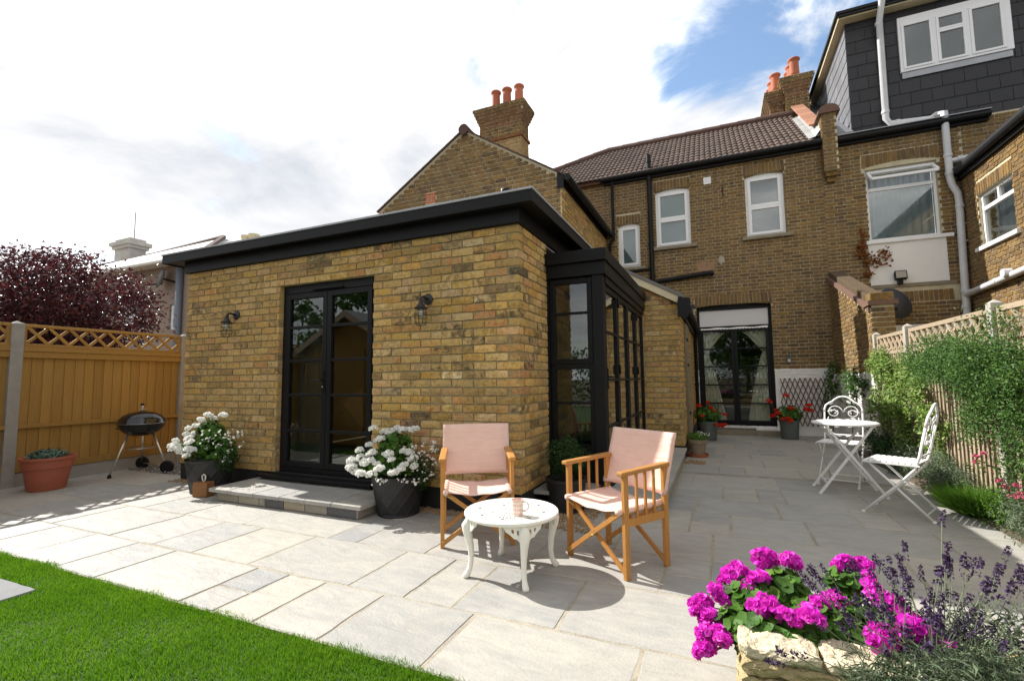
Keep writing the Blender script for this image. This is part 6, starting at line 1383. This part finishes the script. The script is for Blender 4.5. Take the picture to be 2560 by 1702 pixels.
def bistro_chair(label, loc, rz):
    t = thing('bistro_chair', label, 'chair', loc, rz, 'white folding bistro chairs')
    by = lambda z: .175+(z-.46)*.22      # lean of the back
    for sx in (-1, 1):
        x = sx*.178
        q = MB(); q.path([(x, by(.74), .74), (x, by(.50), .50), (x, .15, .40), (x, .04, .27), (x, -.21, .012)], .0105, 8, flat=.8); q.build('back_leg_frame', M_wf, t, smooth=True, world=False)
        q = MB(); q.path([(x*.9, -.17, .43), (x*.9, .24, .012)], .0095, 8); q.build('cross_leg', M_wf, t, smooth=True, world=False)
        for (fx, fy) in ((x, -.212), (x*.9, .243)):
            q = MB(); q.lathe((fx, fy, 0), [(0, 0), (.016, 0), (.015, .014), (0, .022)], 10); q.build('foot', M_wf, t, smooth=True, world=False)
    q = MB(); q.path([(-.178, -.165, .06), (.178, -.165, .06)], .007, 6); q.path([(-.16, .20, .055), (.16, .20, .055)], .007, 6); q.path([(-.178, by(.50), .50), (.178, by(.50), .50)], .008, 6); q.build('crossbar', M_wf, t, world=False)
    for i in range(9):
        y = -.19+i*.041; q = MB(); q.box(-.185, .185, y, y+.031, .437, .446); q.build('seat_slat', M_wf, t, bevel=.002, world=False)
    q = MB()
    for x in (-.185, .185): q.box(x-.006, x+.006, -.195, .185, .424, .4365)
    q.build('seat_frame', M_wf, t, world=False)
    # arched back with scrolls and leaves
    arch = [(-.178, .74), (-.178, .78), (-.165, .82), (-.135, .845), (-.105, .86), (-.075, .89), (-.04, .912), (0, .92), (.04, .912), (.075, .89), (.105, .86), (.135, .845), (.165, .82), (.178, .78), (.178, .74)]
    q = MB(); q.path([(x, by(z), z) for x, z in arch], .0105, 8); q.build('back_arch', M_wf, t, smooth=True, world=False)
    q = MB()
    for s in (-1, 1):
        for sc_ in (scroll(.082, .745, .078, math.pi, -1.2*math.pi, .62), scroll(.082, .745, .03, 0, 1.5*math.pi, .6), scroll(.0, .62, .155, .15*math.pi, -.45*math.pi, .1), scroll(.05, .62, .055, .9*math.pi, -1.0*math.pi, .5)):
            q.path([(s*x, by(z), z) for x, z in sc_], .0052, 5)
    q.build('back_scroll', M_wf, t, smooth=True, world=False)
    for (x, z, a) in ((-.12, .84, .4), (.05, .86, -.6), (-.13, .76, .5), (.13, .755, 2.6), (.09, .68, -.2), (-.06, .59, .3), (-.13, .535, .8), (.12, .53, 2.4), (.05, .65, 1.2)):
        q = MB(); d = (math.cos(a), math.sin(a)); n_ = (-d[1], d[0]); pts = [(-.028, 0), (-.008, .013), (.012, .012), (.03, 0), (.012, -.012), (-.008, -.013)]
        q.prism([(x+d[0]*u+n_[0]*v, z+d[1]*u+n_[1]*v) for u, v in pts], 'xz', by(z)-.003, by(z)+.003); q.build('leaf_ornament', M_wf, t, world=False)
    return t
bistro_chair('white scrollwork bistro chair behind the bistro table facing the camera', (2.74, 2.45, 0), R_(-22))
bistro_chair('white scrollwork bistro chair in profile at the flower bed edge', (2.915, 1.30, 0), math.atan2(-.475, .88)-math.pi/2+0.0)
# ------------------------------------------------------------------ planting on the right
def climber(name, label, cat, boxes, leaf, mat, seed, aspect=.5, up=(-.7, -.3, .5), stem=None, **k):
    t = thing(name, label, cat, (boxes[0][0], boxes[0][1], 0)); g_ = np.random.default_rng(seed); P, U = [], []
    for (cx, cy, cz, rx, ry, rz, n) in boxes:
        n = int(n*1.45); m_ = max(3, n//60)                                     # leaves gather on sprays
        cpts, d = ball_points(g_, m_, (cx, cy, cz), (rx, ry, rz), .1); p = np.repeat(cpts, n//m_, 0)
        p = p+g_.normal(0, 1, p.shape)*np.array([max(.02, rx*.25), .055, .055]); P.append(p); U.append(rand_dirs(g_, len(p))*.5+np.array(up))
    foliage('foliage', t, np.concatenate(P), np.concatenate(U), leaf, mat, seed+1, aspect)
    if stem: stems('stems', t, stem, .008, M_bark, 5)
    return t
jas = [(3.66, 4.55, 1.30, .08, .40, .22, 900), (3.64, 4.15, 1.05, .09, .45, .36, 1300), (3.62, 3.75, .72, .09, .35, .30, 750), (3.64, 3.35, 1.10, .09, .30, .30, 800), (3.62, 3.0, .80, .08, .30, .30, 600), (3.62, 4.6, .65, .08, .35, .30, 600), (3.63, 2.7, .55, .08, .3, .28, 500), (3.6, 3.5, .35, .1, .4, .2, 400)]
climber('climbing_jasmine', 'variegated climbing jasmine on the far part of the right fence', 'climbing plant', jas, .045, G_jas, 301, .5, stem=[((3.66, 4.4-i*.3, 0), (3.66, 4.4-i*.3+rnd.uniform(-.3, .3), 1.2)) for i in range(7)])
climber('wall_jasmine', 'thin climber growing up the white wall in the corner', 'climbing plant', [(3.60, 7.30, 1.15, .10, .22, .35, 420), (3.55, 7.45, .6, .12, .16, .5, 330), (3.66, 6.5, .9, .05, .5, .45, 420), (3.66, 5.8, .9, .06, .5, .35, 480)], .05, G_mid, 311, .5, stem=[((3.6, 7.45, 0), (3.6, 7.4, 1.4)), ((3.67, 6.3, 0), (3.68, 6.4, 1.2))])
shr = [(3.50, 2.05, 1.32, .20, .50, .20, 3000), (3.48, 1.55, 1.22, .22, .50, .26, 3800), (3.48, 1.15, 1.20, .22, .35, .30, 3000), (3.52, .85, 1.05, .20, .30, .35, 2000), (3.55, 2.4, 1.25, .12, .3, .14, 1200), (3.56, 1.25, .85, .14, .45, .25, 1700), (3.60, 1.05, .50, .10, .35, .25, 900), (3.58, 1.65, .75, .12, .30, .25, 900), (3.6, .7, .8, .12, .3, .4, 900), (3.6, 1.4, 1.55, .1, .5, .1, 500)]
climber('evergreen_shrub', 'dense fine-leaved evergreen shrub trained on the right fence', 'shrub', shr, .026, G_mid, 321, .45, stem=[((3.66, 1.3, 0), (3.62, 1.3, 1.1)), ((3.66, 1.2, 0), (3.58, 1.7, 1.2)), ((3.66, 1.35, .3), (3.6, .9, 1.1))])
def tuft(name, label, cat, c, r, n, length, mat, seed, blades=True, spread=.45, flowers=None, fmesh=None, w_=.006):
    n = int(n*1.5); t = thing(name, label, cat, c); g_ = np.random.default_rng(seed); a = g_.uniform(0, 6.283, n); q = np.sqrt(g_.uniform(0, 1, n)); b = np.stack([c[0]+r[0]*.5*q*np.cos(a), c[1]+r[1]*.5*q*np.sin(a), np.full(n, c[2])], 1)
    d = np.stack([np.cos(a)*q*spread*r[0], np.sin(a)*q*spread*r[1], np.ones(n)*length], 1)*g_.uniform(.5, 1.15, n)[:, None]; d += g_.normal(0, length*.30, d.shape)*np.array([1, 1, .6])
    s = np.cross(d, rand_dirs(g_, n)); s /= np.linalg.norm(s, axis=1, keepdims=True); s *= w_
    m_ = b+d*.55+np.array([0, 0, .04])*length; e_ = b+d
    V = np.stack([b-s, b+s, m_+s, m_-s, e_], 1).reshape(-1, 3); k = (np.arange(n)*5)[:, None]; T = np.concatenate([k+np.array([0,1,2]), k+np.array([0,2,3]), k+np.array([3,2,4])]); arrmesh('foliage', V, T, mat, t)
    if flowers: heads(t, fmesh, flowers, smin=.6, smax=1.1)
    return t
PK = [flower_head('flower_head', P_pink, 26, .022, .018, 400+i) for i in range(3)]
UP = (-.3, -.3, .9)
climber('grey_lavender', 'grey green lavender clump at the foot of the far fence', 'plant', [(3.50, 3.15, .16, .14, .34, .13, 1300), (3.47, 3.35, .10, .14, .2, .1, 500)], .045, G_silver, 331, .16, UP)
climber('low_shrub', 'dark low shrub by the bistro chairs at the fence foot', 'plant', [(3.54, 3.95, .22, .14, .34, .18, 1200), (3.5, 4.4, .2, .14, .25, .16, 700)], .04, G_dark, 335, .45, UP)
climber('silver_shrub', 'silvery low shrub behind the profile bistro chair', 'plant', [(3.52, 2.20, .18, .15, .30, .15, 1700), (3.47, 1.95, .14, .14, .22, .11, 1000), (3.58, 2.5, .2, .1, .2, .15, 700)], .040, G_silver, 341, .18, UP)
tuft('lime_grass_plant', 'bright lime green feathery plant at the patio edge', 'plant', (3.50, 1.50, 0), (.30, .42), 4200, .17, G_lime, 351, w_=.0028)
climber('green_mound_plant', 'mid green leafy mound nearest the profile chair', 'plant', [(3.50, 1.12, .09, .13, .20, .08, 900), (3.56, 1.25, .14, .1, .15, .1, 400)], .032, G_lime, 355, .3, UP)
climber('edge_lavender', 'grey lavender clump at the right edge of the picture', 'plant', [(3.53, .84, .15, .15, .20, .14, 1500), (3.50, .68, .12, .15, .15, .11, 800)], .042, G_silver, 361, .16, UP)
pnk = thing('pink_phlox', 'loose pink flowered plant in the bed below the evergreen shrub', 'plant', (3.55, 1.3, 0))
fl = [(3.55, 1.50, .50), (3.60, 1.75, .44), (3.52, 1.55, .42), (3.50, 1.15, .33), (3.49, 1.05, .31), (3.48, 1.10, .35), (3.47, .85, .36), (3.46, .80, .32), (3.45, .76, .30), (3.43, .83, .29)]
heads(pnk, PK, fl, smin=.8, smax=1.3); stems('stems', pnk, [((x+.03, y, .0), (x, y, z)) for x, y, z in fl], .003, M_stem)
g_ = np.random.default_rng(365); P = np.concatenate([np.array(f)[None]+g_.normal(0, .04, (16, 3))-np.array([0, 0, .08]) for f in fl]); foliage('foliage', pnk, P, rand_dirs(g_, len(P))+np.array([0, 0, .8]), .035, G_mid, 366)
climber('red_creeper', 'autumn coloured creeper on the neighbouring wall and white panel', 'climbing plant', [(4.33, 7.60, 3.55, .13, .015, .34, 120), (4.45, 7.60, 3.32, .16, .015, .26, 90), (4.64, 7.60, 3.60, .16, .015, .06, 36), (4.66, 7.60, 3.38, .14, .015, .08, 30), (4.36, 7.6, 3.90, .06, .015, .22, 36)], .06, leafmat('autumn_leaf', [(0, (.10,.035,.012)), (.6, (.24,.085,.022)), (.9, (.34,.15,.04)), (1, (.14,.18,.04))], .3, .6), 371, .7, up=(0, -1, .2))
# ------------------------------------------------------------------ purple plum tree and garden trees
def tree(name, label, c, h0, crown, leaf, mat, n, seed, trunk_r=.09, cat='tree', clump=90):
    t = thing(name, label, cat, c); g_ = np.random.default_rng(seed); q = MB(); top = Vector((c[0], c[1], h0)); q.path([(c[0], c[1], c[2]), (c[0]+.04, c[1], h0*.6), top], [trunk_r, trunk_r*.8, trunk_r*.65], 9); q.build('trunk', M_bark, t, smooth=True)
    cc, rr_ = np.array(crown[0]), np.array(crown[1]); m_ = max(10, n//clump); cp, d = ball_points(g_, m_, cc, rr_, .25); q = MB()
    for i in range(min(m_, 70)):
        e_ = Vector(cp[i]); mid_ = top.lerp(e_, .5)+Vector((0, 0, .12*rr_[2])); q.path([top-Vector((0, 0, .1)), mid_, e_], [trunk_r*.38, trunk_r*.2, .006], 5)
    q.build('limbs', M_bark, t); p = np.repeat(cp, n//m_, 0); sp_ = rr_*.085; p = p+g_.normal(0, 1, p.shape)*sp_*g_.uniform(.5, 1.5, (len(p), 1)); foliage('crown', t, p, rand_dirs(g_, len(p))*.6+np.array([0, 0, .5]), leaf, mat, seed+1, .5); return t
tree('purple_plum_tree', 'purple leaved plum tree rising behind the left fence', (-10.2, 1.0, 0), 1.7, ((-10.15, 1.0, 2.62), (1.95, 1.5, 1.05)), .080, G_purple, 27000, 501, .1, clump=70)
for i, (x, y, hc, r_) in enumerate(((-13, -12, 3.6, 2.6), (3.5, -18, 3.8, 3.2), (10, -15, 4.4, 3.2), (-15, -8, 3.6, 2.4))):
    tree('garden_tree', ['leafy green tree beyond the shed reflected in the glass', 'tall leafy green tree at the bottom of the garden behind the camera', 'leafy green tree at the right end of the garden behind the camera', 'leafy green tree in the next garden behind the shed'][i], (x, y, 0), hc*.45, ((x, y, hc), (r_, r_, r_*.8)), .30, G_mid, [2600, 6500, 2600, 2600][i], 520+i*3, .16)
hg = thing('bottom_hedge', 'clipped green hedge across the bottom of the garden behind the camera', 'hedge', (-1, -13.5, 0)); g_ = np.random.default_rng(77); P = np.stack([g_.uniform(-6, 6, 5000), g_.uniform(-14.2, -13.4, 5000), g_.uniform(0, 2.4, 5000)], 1); foliage('foliage', hg, P, rand_dirs(g_, 5000)+np.array([0, .6, .3]), .16, G_mid, 78, .6)
# ------------------------------------------------------------------ stone planter with geraniums and lavender in front
M_sand = mk('pale_sandstone', (.42,.33,.17), .9, .3, 9, .7, 30, objvar=.15, dirt=.12, bdist=.03)
M_sandw = mk('bleached_sandstone', (.56,.48,.33), .9, .25, 10, .8, 25, objvar=.1, dirt=.15, bdist=.03)
pl = thing('stone_planter', 'low rough sandstone planter wall in the right foreground', 'planter', (2.3, -2.0, 0))
def stone(x0, x1, y0, y1, z0, z1, mat):
    q = MB(); nx, ny, nz = max(2, int((x1-x0)/.014)), max(2, int((y1-y0)/.014)), 4; g_ = random.Random(int(x0*1e4+z0*1e3+y0*77))
    from mathutils import noise as mn
    idx = {}
    def vert(i, j, k):
        key = (i, j, k)
        if key not in idx:
            p = Vector((x0+(x1-x0)*i/nx, y0+(y1-y0)*j/ny, z0+(z1-z0)*k/nz)); off = Vector((x0*3, y0*5, z0*7)); d = mn.noise_vector(p*22+off)*.009+mn.noise_vector(p*55+off)*.005+mn.noise_vector(p*140+off)*.002
            cx, cy, cz = (x0+x1)/2, (y0+y1)/2, (z0+z1)/2; inn = sum((i in (0, nx), j in (0, ny), k in (0, nz)))
            if inn >= 2: p = p+(Vector((cx, cy, cz))-p).normalized()*.006*(inn-1)
            idx[key] = len(q.v); q.v.append(tuple(p+d))
        return idx[key]
    for k in (0, nz):
        for i in range(nx):
            for j in range(ny): q.f.append((vert(i,j,k), vert(i+1,j,k), vert(i+1,j+1,k), vert(i,j+1,k)))
    for j in (0, ny):
        for i in range(nx):
            for k in range(nz): q.f.append((vert(i,j,k), vert(i+1,j,k), vert(i+1,j,k+1), vert(i,j,k+1)))
    for i in (0, nx):
        for j in range(ny):
            for k in range(nz): q.f.append((vert(i,j,k), vert(i,j+1,k), vert(i,j+1,k+1), vert(i,j,k+1)))
    q.build('stone_block', mat, pl, smooth=False)
PX, PY = 1.577, -2.24; zc = [0, .10, .18, .255, .31, .355, .398, .430]
for c_, (a, b) in enumerate(zip(zc, zc[1:])):
    x = PX+(0 if c_ % 2 else -.004); first = True
    while x < 3.3:
        ln = rnd.uniform(.17, .34); ln = .20 if first and c_ == 6 else ln; stone(x+.002, x+ln-.004, PY, PY+.13, a+.002, b-.002, M_sandw if c_ == 6 else M_sand); x += ln; first = False
    y = PY+.135
    while y < -1.60 and c_ < 3: ln = rnd.uniform(.18, .3); stone(PX+rnd.uniform(-.004, .004), PX+.12, y, min(y+ln-.004, -1.58), a+.002, b-.002, M_sandw if c_ == 6 else M_sand); y += ln
    if c_ < 3: stone(PX+.125, 2.35, -1.70, -1.58, a+.002, b-.002, M_sand); stone(2.36, 3.3, -1.70, -1.58, a+.002, b-.002, M_sand)
q = MB(); q.box(PX+.1, 3.3, PY+.11, -1.68, 0, .25); q.build('soil', M_soil, pl)
mgn = thing('magenta_geranium', 'bright magenta geranium in the foreground stone planter', 'plant', (1.8, -1.95, .40))
MGH = [flower_head('flower_head', P_mag, 62, .033, .026, 600+i, .8) for i in range(4)]
HP = [(1.457, -2.02, 0.4), (1.498, -2.06, 0.41), (1.486, -2.1, 0.378), (1.525, -2.12, 0.384), (1.479, -2.12, 0.34), (1.531, -2.15, 0.388), (1.517, -1.98, 0.453), (1.568, -1.92, 0.489), (1.582, -1.88, 0.509), (1.599, -1.92, 0.513), (1.646, -1.95, 0.506), (1.657, -1.88, 0.54), (1.68, -1.86, 0.542), (1.753, -1.86, 0.546), (1.759, -1.9, 0.546), (1.875, -1.9, 0.562), (1.916, -1.88, 0.563), (1.947, -1.88, 0.565), (1.931, -1.94, 0.528), (1.946, -1.96, 0.527), (1.949, -1.98, 0.507), (1.634, -2.06, 0.458), (1.665, -2.08, 0.46), (1.704, -2.1, 0.465), (1.734, -2.1, 0.462), (1.802, -2.02, 0.481), (1.845, -1.98, 0.495), (1.861, -2.0, 0.489), (1.775, -2.06, 0.466), (1.981, -2.0, 0.493), (1.989, -2.02, 0.492), (1.917, -2.1, 0.467), (1.934, -2.12, 0.465), (2.002, -2.08, 0.48), (2.012, -2.1, 0.471), (2.062, -2.12, 0.461), (1.457, -2.0, 0.411), (1.556, -1.95, 0.47), (1.612, -1.98, 0.481), (1.92, -2.12, 0.452)]
HP += [(x+rnd.uniform(-.03, .03), y+rnd.uniform(-.02, .03), z+rnd.uniform(-.02, .025)) for x, y, z in HP[::2]]
heads(mgn, MGH, HP, smin=.6, smax=1.1, tilt=.9)
stems('stems', mgn, [((1.85+(x-1.85)*.35, -1.92, .38), (x, y, z-.015)) for x, y, z in HP], .0035, M_stem)
g_ = np.random.default_rng(611); P, U = [], []
for (x, y, z, r_, n) in [(1.623, -1.96, 0.438, 0.085, 200), (1.707, -1.92, 0.46, 0.09, 200), (1.775, -2.04, 0.417, 0.09, 200), (1.635, -2.08, 0.387, 0.085, 190), (1.882, -2.0, 0.431, 0.09, 170), (1.735, -2.1, 0.383, 0.08, 150), (1.571, -2.06, 0.4, 0.06, 90), (1.894, -1.92, 0.514, 0.06, 70), (1.981, -2.05, 0.43, 0.08, 100)]:
    p, d = ball_points(g_, int(n*1.7), (x, y, z), (r_, r_, r_*.8), .3); P.append(p); U.append(d+np.array([-.2, -.2, .8]))
foliage('foliage', mgn, np.concatenate(P), np.concatenate(U), .036, G_ger, 612, shape='round')
lav = thing('lavender_bush', 'purple lavender bush in the right foreground corner', 'plant', (2.05, -2.15, .38))
def spike(seed):
    g_ = np.random.default_rng(seed); pts = []; z = 0
    for k in range(g_.integers(4, 7)):
        for j in range(9): a = g_.uniform(0, 6.28); pts.append((.0055*math.cos(a)*(1.2-.12*k), .0055*math.sin(a)*(1.2-.12*k), z+g_.uniform(-.003, .003)))
        z += .0095 if k else .018
    P = np.array(pts); V, T = leaf_arrays(P, P*np.array([1, 1, 0])*150+np.array([0, 0, .4]), .010, g_, .7); me = bpy.data.meshes.new('flower_spike'); me.from_pydata(V.tolist(), [], T.tolist()); me.materials.append(P_lav); return me
SPK = [spike(700+i) for i in range(6)]
LP = [(2.126, -1.95, 0.728), (2.025, -1.98, 0.63), (1.983, -2.0, 0.604), (2.104, -2.02, 0.634), (2.104, -2.03, 0.621), (2.189, -2.0, 0.576), (1.78, -2.05, 0.545), (1.664, -2.32, 0.441), (1.717, -2.32, 0.471), (1.9, -2.05, 0.588), (1.687, -2.32, 0.465)]
for i in range(125):
    x, y = rnd.triangular(1.76, 2.38, 2.1), rnd.uniform(-2.32, -1.93); LP.append((x, y, rnd.uniform(.42, .56+(x-1.76)*.22)))
prs = []
for i, (x, y, z) in enumerate(LP):
    bx_, by2 = 2.02+(x-2.02)*.45+rnd.uniform(-.04, .04), -2.08+(y+2.08)*.4; d = Vector((x-bx_, y-by2, max(.1, z-.36))).normalized()
    o = inst(SPK[i % 6], 'flower_spike', lav, (x, y, z), Vector((0, 0, 1)).rotation_difference(d).to_euler()); s = rnd.uniform(.7, 1.15); o.scale = (s, s, s); prs.append(((bx_, by2, .36), (x, y, z+.01)))
stems('stems', lav, prs+[((2.02+rnd.uniform(-.3, .4), rnd.uniform(-2.2, -1.95), .34), (rnd.uniform(1.78, 2.35), rnd.uniform(-2.32, -1.95), rnd.uniform(.40, .54))) for _ in range(150)], .0015, M_stem2, 4)
g_ = np.random.default_rng(720); P, U = [], []
for (x, y, z, r_, n) in [(2.138, -2.08, 0.437, 0.14, 900), (1.897, -2.3, 0.455, 0.06, 420), (1.966, -2.32, 0.481, 0.07, 520), (2.049, -2.3, 0.489, 0.08, 600), (2.125, -2.28, 0.496, 0.08, 560), (1.827, -2.33, 0.442, 0.04, 160), (1.995, -2.14, 0.408, 0.12, 700), (2.235, -2.02, 0.466, 0.12, 600), (1.879, -2.2, 0.395, 0.09, 380), (2.115, -2.04, 0.472, 0.09, 260)]:
    p, d = ball_points(g_, int(n*.8), (x, y, z), (r_, r_, r_*.7), .1); P.append(p); U.append(rand_dirs(g_, int(n*.8))+np.array([0, 0, .3]))
foliage('foliage', lav, np.concatenate(P), np.concatenate(U), .034, G_silver, 721, .09)
# scattered petals and debris on the paving and lawn
ptl = thing('fallen_petals', 'few fallen magenta petals scattered on the paving', 'petals', (1.2, -1.2, 0))
q = MB()
for _ in range(12):
    x, y = rnd.uniform(.6, 3.0), rnd.uniform(-1.9, 1.2); s = rnd.uniform(.005, .010); a = rnd.uniform(0, 6); zz = .004
    q.add([(x+s*math.cos(a), y+s*math.sin(a), zz), (x+s*math.cos(a+1.6), y+s*math.sin(a+1.6), zz+.003), (x+s*math.cos(a+3.1), y+s*math.sin(a+3.1), zz), (x+s*math.cos(a+4.7), y+s*math.sin(a+4.7), zz+.002)], [(0,1,2,3)])
q.build('petals', P_mag, ptl, kind='stuff')
